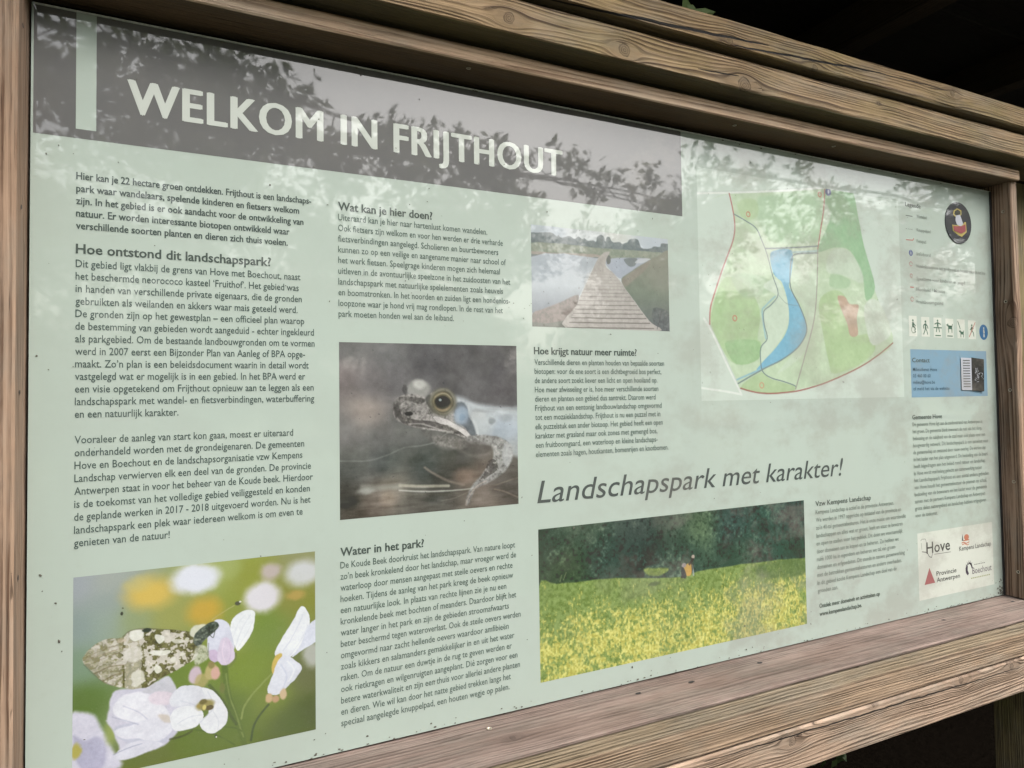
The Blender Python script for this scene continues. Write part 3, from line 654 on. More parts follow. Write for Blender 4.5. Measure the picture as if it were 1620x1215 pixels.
  ('P',(136,132,126),14,[497,553,602,558,691,571,829,567,857,626,727,610,663,635,583,626,514,600],0.9,('speck',(104,100,96),(170,166,160),0.35)),
  ('P',(150,150,148),9,[696,562,783,558,876,569,952,621,966,689,930,774,873,822,816,853,765,871,728,901,697,971,679,976,687,926,715,867,771,806,813,747,846,697,833,630,755,611,700,599],1,('speck',(108,104,100),(186,184,180),0.4)),
  ('P',(138,130,122),16,[601,595,655,579,663,635,726,667,828,658,847,625,828,682,726,690,636,643],0.45),
  ('P',(108,102,98),14,[682,599,727,587,810,614,842,644,781,670,708,651],0.6),
  ('P',(84,76,72),3,[818,719,855,712,874,770,817,814,761,838,789,793],0.6,('speck',(66,62,60),(190,184,178),0.6)),
  ('P',(182,188,192),14,[913,619,961,631,962,718,921,763,903,686],0.6),
  ('E',671.0,803.5,63.0,46.5,(165,132,112),1,0.6),
  ('L',(170,172,160),14.0,7,[115,829,211,837,309,836],0.8),
  ('L',(196,192,168),7.5,3,[309,831,426,845,581,854]),
  ('L',(206,208,198),3.5,1.5,[308,860,476,880,616,883,724,880]),
  ('L',(120,115,100),3.0,3,[308,880,476,899,651,904],0.7),
  ('L',(158,140,126),6.0,3,[448,735,495,773,581,825,670,854],0.9),
  ('L',(142,143,140),3.0,3,[0,670,132,678,228,657,335,614,428,605,505,590],0.8),
  ('L',(150,148,142),2.5,2,[514,600,549,556,602,525],0.8),
  ('L',(142,126,112),3.5,1.5,[724,887,835,877,920,854,1007,832]),
  ('L',(166,146,130),4.0,1.5,[853,897,919,917,995,957]),
  ('L',(190,170,158),3.5,1.2,[679,976,705,918,752,865,802,841]),
  ('L',(150,140,128),2.5,2,[536,940,616,929,697,898],0.7),
  ('E',131.5,852.0,43.5,19.0,(175,178,168),0.9,0.7),
  ('E',250.5,906.0,40.5,44.0,(165,145,125),1,0.8),
  ('E',45.0,905.5,46.0,34.5,(70,70,68),1,0.7),
  ('E',493.5,927.5,51.5,27.5,(110,112,108),1,0.6),
  ('X','dust',60,(82,80,84)),
  ('X','grain',0.01),
 ]),
 'walkway': ((0.829, 1.171, 0.743, 0.948), (200, 210, 215), [
  ('F',[(42,19,(190,205,215)),(299,-22,(205,215,216)),(570,-46,(215,222,216)),(931,-63,(200,212,220)),(929,39,(190,205,218)),(431,43,(200,212,216)),(168,64,(185,200,212))],90),
  ('P',(116,130,134),4,[-8,91,48,78,92,65,143,64,174,92,187,80,206,101,258,79,297,102,324,71,350,94,364,82,390,102,431,96,450,103,460,53,486,31,508,51,516,94,527,48,548,47,561,82,582,94,624,85,645,100,681,80,695,53,731,36,767,47,792,124,854,122,891,95,936,94,948,56,989,51,1020,56,1018,169,567,189,-9,193],1,('speck',(98,112,118),(140,150,150),0.35)),
  ('P',(146,158,142),3,[-9,183,231,163,498,169,1018,154,1017,220,565,277,429,270,-10,298],1,('speck',(126,142,124),(166,172,152),0.4)),
  ('P',(168,160,150),3,[-3,263,166,257,362,240,470,240,462,270,295,277,15,290]),
  ('P',(122,130,132),2,[2,292,102,293,166,303,295,275,361,283,456,266,456,281,361,295,2,324],0.9),
  ('P',(172,188,200),3,[0,320,456,279,420,381,358,579,303,707,180,764,3,878],1,('grad',(182,194,205),(176,190,200),(110,122,138))),
  ('P',(134,122,118),5,[3,874,97,812,180,755,317,668,289,831,232,1008,2,1006],1,('speck',(110,106,102),(150,138,134),0.5)),
  ('P',(104,116,108),5,[2,961,95,965,236,928,232,1013,1,1016],0.7),
  ('P',(170,182,198),3,[531,276,860,230,778,310,705,388,633,469,564,404]),
  ('P',(118,128,130),4,[657,255,750,239,738,315,698,334,663,294],0.9),
  ('P',(110,116,114),3,[524,253,552,239,553,308,530,325]),
  ('P',(205,212,218),3,[735,285,779,240,860,232,778,290],0.8),
  ('P',(128,138,122),5,[859,235,912,203,1025,168,1012,1024,892,1004,736,711,632,504,690,399],1,('grad',(146,146,132),(122,136,120),(98,106,112))),
  ('P',(150,140,130),6,[640,474,778,320,859,250,814,356,718,485,660,550],0.7),
  ('P',(92,98,104),5,[866,781,933,756,993,802,989,1005,892,989],0.6,('speck',(66,70,78),(130,136,136),0.5)),
  ('P',(184,181,176),2,[506,212,547,201,531,252,520,302,521,360,567,408,632,518,736,711,835,893,903,1009,232,1008,303,773,371,549,427,381,459,290,487,238],1,('speck',(168,162,158),(202,197,192),0.35)),
  ('L',(118,112,108),1.5,1,[400,441,486,437,574,432],0.3),
  ('L',(118,112,108),1.5,1,[392,471,489,466,587,460],0.3),
  ('L',(118,112,108),1.5,1,[385,502,494,497,604,489],0.35),
  ('L',(118,112,108),2.0,1,[377,534,498,528,622,520],0.4),
  ('L',(118,112,108),2.0,1,[366,569,502,561,642,552],0.4),
  ('L',(118,112,108),2.0,1,[356,603,505,595,659,585],0.45),
  ('L',(118,112,108),2.5,1,[344,639,508,630,679,619],0.5),
  ('L',(118,112,108),2.5,1,[331,676,511,667,698,655],0.55),
  ('L',(118,112,108),2.5,1,[320,720,517,710,722,697],0.65),
  ('L',(118,112,108),3.0,1,[306,766,519,755,743,742],0.7),
  ('L',(118,112,108),2.5,1,[292,810,524,799,767,786],0.8),
  ('L',(118,112,108),3.0,1,[280,853,528,842,789,829],0.85),
  ('L',(118,112,108),3.5,1,[267,898,533,888,815,874],0.9),
  ('L',(118,112,108),3.5,1,[252,946,538,936,842,922],0.9),
  ('L',(118,112,108),3.5,1,[235,999,544,988,874,975],0.9),
  ('P',(205,202,196),10,[386,443,495,411,584,431,632,553,425,592,358,579],0.35),
  ('L',(84,84,90),3.0,1,[900,979,916,908,937,786],0.6),
  ('L',(84,84,90),2.5,1,[946,926,973,854],0.5),
  ('X','dust',50,(100,104,110)),
  ('X','grain',0.01),
 ]),
 'meadow': ((0.8355, 1.5705, 0.0415, 0.3405), (72, 95, 82), [
  ('F',[(40,94,(62,84,72)),(149,64,(78,100,84)),(204,231,(56,80,74)),(324,82,(84,98,92)),(334,291,(52,76,72)),(461,102,(86,106,92)),(545,135,(98,124,92)),(511,278,(56,82,74)),(683,129,(58,86,82)),(826,230,(60,92,82)),(943,120,(58,84,80)),(938,395,(62,92,78)),(92,280,(70,92,66)),(715,373,(62,88,74))],60),
  ('X','tree',0.5),
  ('P',(128,154,82),3,[-4,385,54,371,146,383,232,392,381,437,476,459,542,439,644,438,750,439,861,448,993,468,1033,476,1023,1058,779,1015,-9,1030],1,('meadow',)),
  ('P',(96,124,74),8,[779,471,861,455,984,476,1015,596,859,589,785,539],0.7,('speck',(80,108,66),(120,144,84),0.4)),
  ('P',(110,150,72),8,[966,678,1013,666,1011,831,972,804],0.4),
  ('P',(140,162,88),4,[345,361,382,364,432,383,419,414,394,425,357,407],0.9,('speck',(120,140,70),(190,200,100),0.5)),
  ('E',381.0,478.5,19.0,14.5,(82,102,70),0.8,0.7),
  ('L',(150,160,120),1.0,1,[75,355,84,306],0.7),
  ('L',(150,160,120),1.5,1,[64,363,70,319],0.5),
  ('L',(160,170,120),1.5,1,[877,622,881,555],0.7),
  ('P',(206,164,84),1.2,[491,396,513,365,521,389,517,457,499,451]),
  ('E',527.0,326.0,6.0,14.0,(186,172,160),0.4),
  ('L',(70,58,56),4.5,1,[513,374,526,346],0.9),
  ('E',491.5,378.5,8.5,16.5,(160,150,152),0.3),
  ('P',(70,72,78),1.5,[480,389,493,399,501,452,495,475,484,453],0.9),
  ('L',(176,190,190),3.0,1,[524,389,527,460],0.8),
  ('P',(70,72,66),1.5,[519,359,529,367,530,395,522,433],0.6),
  ('E',484.0,461.0,5.0,10.0,(50,52,50),0.5),
  ('L',(90,112,96),1.0,1,[630,414,788,354,988,269],0.4),
  ('X','grain',0.02),
 ]),
 'map': ((1.257, 1.961, 0.588, 1.1225), (206, 224, 213), [
  ('P',(194,220,186),2,[63,130,140,96,151,169,158,251,134,359,88,484,53,580,42,674,90,775,155,920,167,948,305,974,427,957,596,917,777,836,943,730,886,568,825,395,778,174,730,-22,594,0,329,51,149,91]),
  ('P',(168,208,170),8,[310,79,552,33,556,249,342,283,270,211,264,104],0.5),
  ('P',(180,212,160),6,[174,126,255,106,262,176,199,202],0.7),
  ('P',(152,200,154),3,[596,-1,730,-22,769,117,797,260,851,452,799,524,781,399,720,288,636,278,554,310,555,277,609,167,611,109,594,64],0.95),
  ('P',(205,225,205),5,[597,73,621,118,609,167,583,170],0.8),
  ('P',(176,211,158),3,[97,483,140,462,209,500,252,568,264,638,248,727,265,749,245,824,148,842,90,775,47,666,61,580]),
  ('P',(160,202,148),3,[103,753,177,734,256,744,250,819,152,844]),
  ('P',(170,205,168),6,[140,454,255,444,318,474,298,520,190,546],0.6),
  ('P',(205,226,208),4,[281,495,337,455,382,515,399,613,377,696,310,787,263,832,265,762,293,717,278,611,344,535],0.8),
  ('P',(204,224,206),5,[425,347,538,326,538,494,514,644,471,784,335,885,423,776,483,692,467,573,412,485],0.5),
  ('P',(178,211,157),4,[547,550,609,489,671,494,701,559,707,693,815,689,840,767,756,836,617,884,589,828,563,689]),
  ('P',(165,203,160),5,[612,413,653,405,715,433,693,469,610,470],0.8),
  ('P',(207,224,207),4,[787,554,865,520,934,665,881,726,814,728]),
  ('P',(205,224,206),6,[615,299,699,281,772,361,780,438,674,408,592,396],0.7),
  ('P',(176,206,157),2,[167,946,262,878,307,910,418,941,398,966,287,973]),
  ('P',(196,166,144),3,[645,513,683,512,710,545,757,548,744,615,748,692,707,699,690,636,660,571],0.95),
  ('P',(122,188,220),2,[315,358,333,325,421,317,413,430,402,486,439,543,473,619,478,692,442,757,384,804,308,842,242,869,258,843,329,769,382,696,398,632,393,550,369,470,348,452,327,427],1),
  ('L',(226,236,230),3.5,1,[-19,119,329,55,625,-10]),
  ('L',(226,236,230),4.0,1,[18,650,50,708,98,817,171,976]),
  ('L',(226,236,230),3.5,1,[-5,944,86,958,167,974]),
  ('L',(200,212,206),1.5,0.8,[-19,113,329,48,625,-17],0.7),
  ('L',(195,208,202),1.0,0.8,[23,641,58,708,106,817,159,937],0.8),
  ('L',(140,190,208),3.0,1,[152,911,262,863]),
  ('L',(140,190,208),3.0,1,[335,534,290,579,272,611,286,726],0.8),
  ('L',(140,190,208),3.0,1,[416,325,549,304],0.7),
  ('L',(192,112,112),2.5,1,[138,95,152,165,159,234,148,305,107,413,62,546,45,606,41,673]),
  ('L',(192,112,112),2.5,1,[594,3,585,103,567,200,549,297]),
  ('L',(168,100,95),2.5,1,[167,948,242,968,332,972,456,958,596,917,755,850,856,791,943,727]),
  ('L',(120,140,145),2.0,1,[157,183,199,202,252,231,277,281,303,350,324,438,349,521,315,573,280,606,281,664,293,726,265,762,259,806,267,872,307,903,362,919,418,939,421,953]),
  ('L',(120,140,145),2.5,1,[295,320,417,303,550,281]),
  ('L',(120,140,145),2.5,1,[549,314,445,329,417,357,408,431,411,494,448,565,479,646,478,701,432,767,355,822,271,863,157,927]),
  ('L',(160,160,150),2.5,1,[549,297,541,457,522,625,470,802,421,953]),
  ('L',(120,140,145),1.0,1,[351,526,390,564,452,569],0.7),
  ('R',149,642,8.5,2.2,(215,110,92)),
  ('R',220,175,8.0,2,(215,120,100)),
  ('R',567,33,8.0,2.5,(205,110,95)),
  ('R',262,936,9.0,2,(220,150,120)),
  ('E',611.5,14.0,15.5,18.0,(62,80,150),0.1),
  ('E',612.0,13.0,4.0,10.0,(210,215,235),0.3),
  ('X','dust',12,(120,130,125)),
 ]),
}

# ================================================================== the information board
brd = thing('information_board', (1.2, 0, GZ), 'large timber framed park information board with pale green printed panel and dark title band', 'sign')
m_panel = print_mat('pale_green_print', (192, 207, 198))
def sheet(name, x0, x1, z0, z1, y0, y1):
    bm = bmesh.new(); bmesh.ops.create_cube(bm, size=1.0)
    for v in bm.verts: v.co = ((x0+x1)/2+v.co.x*(x1-x0), (y0+y1)/2+v.co.y*(y1-y0), (z0+z1)/2+v.co.z*(z1-z0))
    return from_bm(name, bm)
panel = link('printed_panel', sheet('printed_panel', 0.0, W, 0.0, H, 0.0, 0.012), brd, m_panel, label='pale green printed panel under hazy acrylic')
m_rubber = plain('black_rubber', (0.012, 0.012, 0.012), 0.5)
for a, b, c, d in ((W-0.009, W-0.001, 0, H-.002),):
    link('gasket', sheet('gasket', a, b, c, d, -0.0025, 0.012), brd, m_rubber)
m_edge = plain('acrylic_edge', (0.45, 0.48, 0.45), 0.3)
link('sheet_edge', sheet('sheet_edge', 0.003, W-0.009, 1.1972, 1.1990, -0.0022, -0.0002), brd, m_edge)
# dark title band with the pale slot near its left end
m_band = print_mat('charcoal_print', (114, 115, 116))
flat('title_band', [rect(0.003, 0.0565, 1.018, 1.1965), rect(0.083, 1.2135, 1.018, 1.1965), rect(0.003, 1.2135, 1.0035, 1.018)], -0.00015, panel, m_band)
m_map = print_mat('map_print', attr=True); 
picture('butterfly_photograph', 'butterfly', 400, 344, 1, -0.00015, panel, 'printed photograph of a mottled butterfly on white flowers', m_map)
picture('frog_photograph', 'frog', 330, 296, 2, -0.00015, panel, 'printed photograph of a brown frog in profile', m_map)
picture('walkway_photograph', 'walkway', 270, 162, 3, -0.00015, panel, 'printed photograph of a plank walkway over water', m_map)
picture('meadow_photograph', 'meadow', 500, 204, 4, -0.00015, panel, 'printed photograph of a yellow flower meadow below dark trees', m_map)
picture('park_map', 'map', 420, 320, 5, -0.00015, panel, 'printed map of the park with a blue lake', m_map)
# lettering
INK = {'title': (218, 226, 219), 'slogan': (84, 92, 92), 'logo': (78, 80, 78), 'logo2': (92, 94, 92), 'logo3': (120, 112, 122), 'head': (86, 98, 94), 'head2': (84, 96, 92), 'bold': (82, 96, 94), 'body': (92, 108, 105), 'small': (100, 118, 112),
       'tiny': (128, 142, 132), 'tinybold': (80, 94, 86), 'tinyblue': (78, 104, 122), 'tinylegend': (150, 162, 154)}
ink_m = {}
for name, sty, x0, _s, lines in TEXTS:
    cap, bold, shear = STY[sty]
    key = INK[sty]
    if key not in ink_m: ink_m[key] = print_mat('ink_'+sty, key)
    VS, FS = [], []; k = 0
    for body, wdt, z in lines:
        co, fs = letters(body, cap, bold, shear, 4 if cap > .03 else 2)
        xmin, xmax = co[:, 0].min(), co[:, 0].max()
        sx = wdt/(xmax-xmin)
        for q, dx in enumerate(COPIES.get(sty, (0.0,))):
            dx, dz = dx if isinstance(dx, tuple) else (dx, 0.0)
            for a, b in co: VS.append((x0+(a-xmin)*sx+dx*cap, -0.0005-q*.00004, z+b+dz*cap))
            FS += [tuple(i+k for i in f) for f in fs]; k = len(VS)
    if sty == 'title':       # three words, three pieces
        V_ = np.array(VS); iv_ = sorted((V_[list(f), 0].min(), V_[list(f), 0].max()) for f in FS); cuts = []; e_ = iv_[0][1]
        for a, b in iv_:
            if a-e_ > .30*cap: cuts.append((a+e_)/2)
            e_ = max(e_, b)
        for q in range(len(cuts)+1):
            lo, hi = ([-1]+cuts)[q], (cuts+[9])[q]
            fs_w = [f for f in FS if lo < V_[f[0], 0] < hi]; used = sorted({i for f in fs_w for i in f}); mp = {v: i for i, v in enumerate(used)}
            me = quick(name, [VS[i] for i in used], [tuple(mp[i] for i in f) for f in fs_w])
            if me.polygons[0].normal.y > 0: me.flip_normals()
            link('title_word', me, panel, ink_m[key])
        continue
    me = quick(name, VS, FS)
    if len(me.polygons) and me.polygons[0].normal.y > 0: me.flip_normals()
    link(name, me, panel, ink_m[key])
bpy.data.objects.remove(_to)
# contact box, logo box, icons
m_blue = print_mat('pale_blue_print', (136, 172, 196)); m_white = print_mat('white_print', (222, 228, 218)); m_dkgreen = print_mat('dark_green_print', (88, 124, 108))
m_grey = print_mat('grey_print', (110, 112, 114)); m_red = print_mat('red_print', (172, 62, 74)); m_orange = print_mat('orange_print', (205, 120, 88)); m_icon = print_mat('blue_sign_print', (52, 112, 158)); m_redf = print_mat('faded_red_print', (200, 130, 125)); m_violet = print_mat('violet_print', (84, 74, 92)); m_olive = print_mat('olive_print', (168, 174, 130)); m_navy = print_mat('navy_print', (88, 104, 160))
m_mist = print_mat('legend_ground_print', (202, 214, 204))
flat('contact_box', [rect(1.992, 2.339, 0.586, 0.718)], -0.00015, panel, m_blue)
flat('logo_box', [rect(1.997, 2.338, 0.036, 0.217)], -0.00015, panel, m_white)
boxes = [((1.990, 2.024), (.754, .810)), ((2.043, 2.079), (.754, .809)), ((2.097, 2.133), (.753, .809)), ((2.151, 2.187), (.753, .808)), ((2.204, 2.240), (.753, .808)), ((2.256, 2.292), (.752, .807))]
for a, b in boxes: flat('pictogram_ground', [rect(a[0], a[1], b[0], b[1])], -0.00015, panel, m_white)
pg = []
class _P(list):
    def __iadd__(q, o): q.append(o); return q
pg = _P()
def fig(cx, z, h, arms, legs):
    s = h
    o = [circ(cx, z+s*.9, s*.09, n=10), rect(cx-s*.09, cx+s*.09, z+s*.42, z+s*.78)]
    for p in arms+legs: o += stroke([(cx+a*s, z+b*s) for a, b in p], s*.085)
    return o
pg += fig(2.007, .763, .038, [[(0, .72), (.18, .6), (.28, .5)]], [[(0, .45), (.22, .4), (.2, .1), (.3, .05)]]) + stroke(circ(2.009, .772, .009, n=12), .0016)
pg += fig(2.061, .760, .040, [[(0, .75), (-.24, .62), (-.2, .4)], [(0, .75), (.2, .6), (.26, .42)]], [[(0, .45), (-.12, .2), (-.24, 0)], [(0, .45), (.14, .22), (.2, 0)]])
pg += fig(2.115, .768, .036, [[(0, .75), (-.38, .62)], [(0, .75), (.38, .62)]], [[(-.5, .35), (.5, .35)], [(-.1, .4), (-.2, 0)], [(.1, .4), (.2, 0)]]) + [rect(2.103, 2.128, .757, .760)]
def dog(cx, z, s):
    return [[(cx-s*.42, z+s*.62), (cx-s*.2, z+s*.52), (cx+s*.38, z+s*.52), (cx+s*.46, z+s*.8), (cx+s*.36, z+s*.78), (cx+s*.30, z+s*.62), (cx-s*.14, z+s*.66), (cx-s*.24, z+s*.84), (cx-s*.34, z+s*.74), (cx-s*.5, z+s*.72)][::-1],
            rect(cx-s*.22, cx+s*.36, z+s*.32, z+s*.56), rect(cx-s*.22, cx-s*.12, z, z+s*.34), rect(cx+s*.26, cx+s*.36, z, z+s*.34)]
pg += dog(2.169, .768, .032) + [rect(2.157, 2.182, .757, .760)]
pg += dog(2.224, .756, .026) + stroke([(2.207, .803), (2.218, .780)], .003)
pg += fig(2.273, .760, .036, [[(0, .75), (-.24, .5)], [(0, .75), (.22, .62)]], [[(0, .45), (-.2, .2), (-.34, 0)], [(0, .45), (.2, .3), (.24, 0)]])
for o_ in pg: flat('pictogram_figure', o_, -0.0003, panel, m_dkgreen)
flat('prohibition_bar', stroke([(2.259, .758), (2.290, .802)], .0028), -0.00045, panel, m_redf)
flat('path_sign', [circ(2.330, .774, .0212, .0228, 28)], -0.00015, panel, m_icon)
flat('path_sign_figure', fig(2.331, .759, .030, [[(0, .7), (.12, .45)]], [[(0, .45), (-.08, 0)], [(0, .45), (.1, 0)]]), -0.0003, panel, m_white)
flat('legend_line', [rect(1.991, 2.020, 1.0855, 1.0875)], -0.0003, panel, m_grey)
flat('legend_dots', [circ(1.9915+i*.008, 1.0495, .0014, n=8) for i in range(4)], -0.0003, panel, m_grey, kind='stuff')
for o_ in (stroke([(1.989, 1.019), (2.019, 1.020), (2.022, 1.026)], .0026), stroke(circ(2.0065, .9535, .006, n=12), .0018), stroke(circ(2.0065, .921, .005, n=12), .0018),
           stroke([(2.0, .889), (2.016, .889)], .003), stroke(circ(2.007, .856, .006, n=12), .0018)): flat('legend_mark', o_, -0.0003, panel, m_redf)
flat('legend_info_mark', [circ(2.0078, .984, .0085, n=20)], -0.0003, panel, m_navy)
flat('legend_info_letter', [rect(2.0066, 2.009, .979, .9865), circ(2.0078, .9895, .0014, n=8)], -0.00045, panel, m_white)
# logos
flat('logo_triangle', [[(2.0205, .0755), (2.0665, .0760), (2.0435, .1190)]], -0.0003, panel, m_red)
flat('logo_church_outline', stroke([(2.010, .196), (2.016, .200), (2.030, .199), (2.034, .190), (2.036, .168)], .0012)+stroke([(2.014, .166), (2.036, .162), (2.044, .150), (2.054, .146), (2.060, .158)], .0022)+stroke([(2.066, .1535), (2.140, .152)], .0014)+stroke([(2.012, .190), (2.014, .172)], .0012), -0.0003, panel, m_grey)
flat('logo_church_tower', [[(2.191, .1775), (2.199, .176), (2.197, .188), (2.1945, .197), (2.1925, .186)]], -0.0003, panel, m_grey)
flat('logo_sun', [circ(2.2135, .1855, .0115, .0085, 20), rect(2.199, 2.226, .1755, .1785)]+stroke([(2.190, .171), (2.200, .1725), (2.212, .168), (2.226, .171)], .0026)+stroke([(2.192, .166), (2.204, .168), (2.216, .163), (2.224, .165)], .0022), -0.0003, panel, m_orange)
lv = []
for i in range(7):
    a = math.radians(200-i*26); cx, cz = 2.222, .095
    lv.append([(cx+.011*math.cos(a-.15), cz+.014*math.sin(a-.15)), (cx+.020*math.cos(a), cz+.026*math.sin(a)), (cx+.011*math.cos(a+.15), cz+.014*math.sin(a+.15))])
lv += [[(2.212, .110), (2.206, .102), (2.204, .092), (2.207, .083), (2.214, .077), (2.219, .082), (2.214, .092), (2.215, .102)], [(2.219, .112), (2.216, .106), (2.223, .109), (2.229, .104), (2.233, .094), (2.238, .097), (2.233, .108), (2.226, .113)]]
flat('logo_tree', lv, -0.0003, panel, m_violet)
flat('logo_underline', [rect(2.228+i*.0085, 2.234+i*.0085, .0655, .0685) for i in range(11)], -0.0003, panel, m_olive, kind='stuff')
flat('logo_overline', [rect(2.246+i*.0075, 2.251+i*.0075, .1030, .1052) for i in range(7)], -0.0003, panel, m_grey, kind='stuff')

# dirt on the acrylic
random.seed(5)
SPK = [(0.0165, 0.3541), (0.0189, 0.331), (0.0352, 0.3113), (0.0402, 0.2556), (0.0434, 0.2404), (0.0097, 0.6735), (0.0553, 0.658), (0.3344, 0.9659), (0.0194, 0.9744), (0.0351, 0.9891), (0.3594, 0.7971), (2.3503, 0.0202), (2.3155, 0.0103), (2.2967, 0.0038), (2.3452, 0.0392), (1.3694, 0.0683), (1.0537, 0.0326), (1.1535, 0.0346), (0.4028, 0.0307), (0.4216, 0.037), (1.2918, 0.0101), (0.9161, 0.3362), (1.9525, 0.1778), (1.864, 0.2007), (1.6276, 0.198), (0.4893, 1.1837), (0.5708, 1.1989), (0.866, 0.9771), (1.9927, 0.1904), (1.9082, 0.0663), (1.9417, 0.0116)]
vs, fs = [], []
def blot(x, z, r, stretch=1.0, ang=0.0):
    k = len(vs); n = 7; y = -0.0008-random.random()*.0002
    for i in range(n):
        a = 2*math.pi*i/n; rr = r*random.uniform(.6, 1.2); u, v = rr*math.cos(a)*stretch, rr*math.sin(a)
        vs.append((x+u*math.cos(ang)-v*math.sin(ang), y, z+u*math.sin(ang)+v*math.cos(ang)))
    vs.append((x, y-r*.5, z))
    for i in range(n): fs.append((k+i, k+(i+1) % n, k+n))
for x, z in SPK: blot(x, z, random.uniform(.0008, .0018), random.uniform(1, 1.8), random.random()*3)
for i in range(230):
    x = random.random()*2.37+.01; z = random.random()*1.17+.01
    if random.random() < .35: x = random.gauss(.85, .3); z = random.gauss(.9, .12)
    if 0.01 < x < 2.38 and .01 < z < 1.19: blot(x, z, random.uniform(.0003, .0010), random.uniform(1, 2.5), random.random()*3)
for i in range(60):
    x = random.random()*2.37+.01; blot(x, abs(random.gauss(0, .006))+.002, random.uniform(.0006, .0018), 1.6)
for i in range(60):
    cx_ = random.choice((0.03, 0.5, 1.1, 1.6, 2.1, 2.33, 2.35)); x = min(2.375, max(.006, random.gauss(cx_, .09))); blot(x, abs(random.gauss(0, .003))+.0012, random.uniform(.0008, .0018), 1.9)
for i in range(34): blot(2.381-abs(random.gauss(0, .012)), .004+abs(random.gauss(0, .016)), random.uniform(.0010, .0032), 1.3)
for i in range(26): blot(random.uniform(.01, 2.37), 1.1965-abs(random.gauss(0, .002)), random.uniform(.0008, .0022), 1.8)
m_dirt = plain('dried_dirt', (0.075, 0.070, 0.055), 0.9)
link('dirt_specks', quick('dirt_specks', vs, fs), brd, m_dirt, kind='stuff')

# timber frame round the panel
LT, DK = (0.36, 0.275, 0.205), (0.135, 0.088, 0.058)
w_trim = wood('trim_wood', (0.60, 0.435, 0.305), (0.17, 0.098, 0.058), 135, .008, seed=3, relief=1.2, contrast=.9, bands=((1.15, 1.2828, (.12, .092, .050), .92),))  # dark band paints shade into the underside of the trim
w_sill = wood('sill_wood', (0.215, 0.162, 0.140), (0.085, 0.058, 0.048), 120, .010, knots=((0.735, 0.075, .006, 2.0),), seed=9, contrast=.85, relief=.9, fibre=.45, stain=1.0, tint=(.62, .58, .54))
w_rail = wood('rail_wood', (0.375, 0.272, 0.198), (0.090, 0.054, 0.034), 150, .030, knots=((1.363, 0.0035, .0115, 2.4), (1.62, 0.024, .004, 2.5), (1.945, 0.0187, .009, 2.6), (2.16, .012, .009, 2.8)), cracks=((1.12, .018, 2.2, .004, .0012),), seed=14, relief=1.2, contrast=.85,
              bands=())
w_raila = wood('rail_wood_upper', (0.345, 0.25, 0.17), (0.098, 0.064, 0.042), 155, .012, seed=22, relief=1.2, contrast=.85, bands=((0.084, 0.135, (0.30, 0.245, 0.165), .8),))
w_batten = wood('batten_wood', (0.34, 0.235, 0.165), (0.10, 0.055, 0.032), 120, .012, knots=((.80, 2.44, .016, 3.0),), seed=31)
w_post = wood('post_wood', (0.30, 0.225, 0.165), (0.105, 0.065, 0.042), 150, .016, seed=41, relief=1.1)
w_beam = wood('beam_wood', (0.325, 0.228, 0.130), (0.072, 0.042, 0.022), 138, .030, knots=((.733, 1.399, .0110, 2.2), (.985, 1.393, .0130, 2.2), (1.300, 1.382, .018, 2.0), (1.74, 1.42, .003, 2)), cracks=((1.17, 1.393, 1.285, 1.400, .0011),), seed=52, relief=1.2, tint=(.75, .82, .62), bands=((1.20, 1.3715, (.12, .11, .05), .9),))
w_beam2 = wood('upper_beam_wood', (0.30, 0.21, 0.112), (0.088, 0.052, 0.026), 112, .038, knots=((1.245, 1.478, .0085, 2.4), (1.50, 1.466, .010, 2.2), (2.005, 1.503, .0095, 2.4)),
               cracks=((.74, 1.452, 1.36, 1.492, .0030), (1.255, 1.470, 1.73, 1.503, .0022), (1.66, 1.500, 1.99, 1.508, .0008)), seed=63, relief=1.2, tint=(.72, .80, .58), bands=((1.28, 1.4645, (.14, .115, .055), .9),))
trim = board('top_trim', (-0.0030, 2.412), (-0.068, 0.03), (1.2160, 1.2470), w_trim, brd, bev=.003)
sill = board('sill_board', (-0.02, 2.46), (-0.137, 0.03), (-0.0105, -0.0035), w_sill, brd, bev=.0015, shape=lambda t, p, q: (p, q+p*.03))
raila = board('upper_rail', (-0.2, 2.62), (-0.1335, -0.03), (-0.107, -0.0160), w_raila, brd, bev=.004)
railb = board('lower_rail', (-0.2, 2.62), (-0.1355, -0.03), (-0.1985, -0.1085), w_rail, brd, bev=.0035)
for x0, x1, yf in ((-0.055, -0.0035, -0.068), (2.3905, 2.422, -0.055)):
    board('side_batten', (x0, x1), (yf, 0.03), (-0.001, 1.2150), w_batten, brd, axis='z', bev=.003)
m_steel = plain('weathered_steel', (0.42, 0.38, 0.30), 0.45, 0.8); m_hole = plain('dark_recess', (0.006, 0.005, 0.004), 0.9)
def screw(c, axis, parent, r=.0042):
    """countersunk head: ring, recessed centre and a cross slot"""
    bm = bmesh.new(); prof = [(r, 0.0004), (r*.96, .0011), (r*.72, .0010), (r*.50, -.0004), (0.0001, -.0010)]
    n = 14; rows = [[bm.verts.new((a*math.cos(2*math.pi*i/n), a*math.sin(2*math.pi*i/n), h)) for i in range(n)] for a, h in prof]
    for j in range(len(prof)-1):
        for i in range(n): bm.faces.new((rows[j][i], rows[j][(i+1) % n], rows[j+1][(i+1) % n], rows[j+1][i]))
    me = from_bm('screw', bm); me.materials.append(m_steel); me.materials.append(m_hole)
    for p in me.polygons:
        if math.hypot(p.center.x, p.center.y) < r*.55: p.material_index = 1
    R_ = Vector(axis).to_track_quat('Z', 'Y').to_matrix().to_4x4(); me.transform(Matrix.Translation(c) @ R_)
    link('screw', me, parent)
bat = [o for o in brd.children if o.name.startswith('side_batten')]
right_b = max(bat, key=lambda o: max(v.co.x for v in o.data.vertices)); left_b = [o for o in bat if o is not right_b][0]
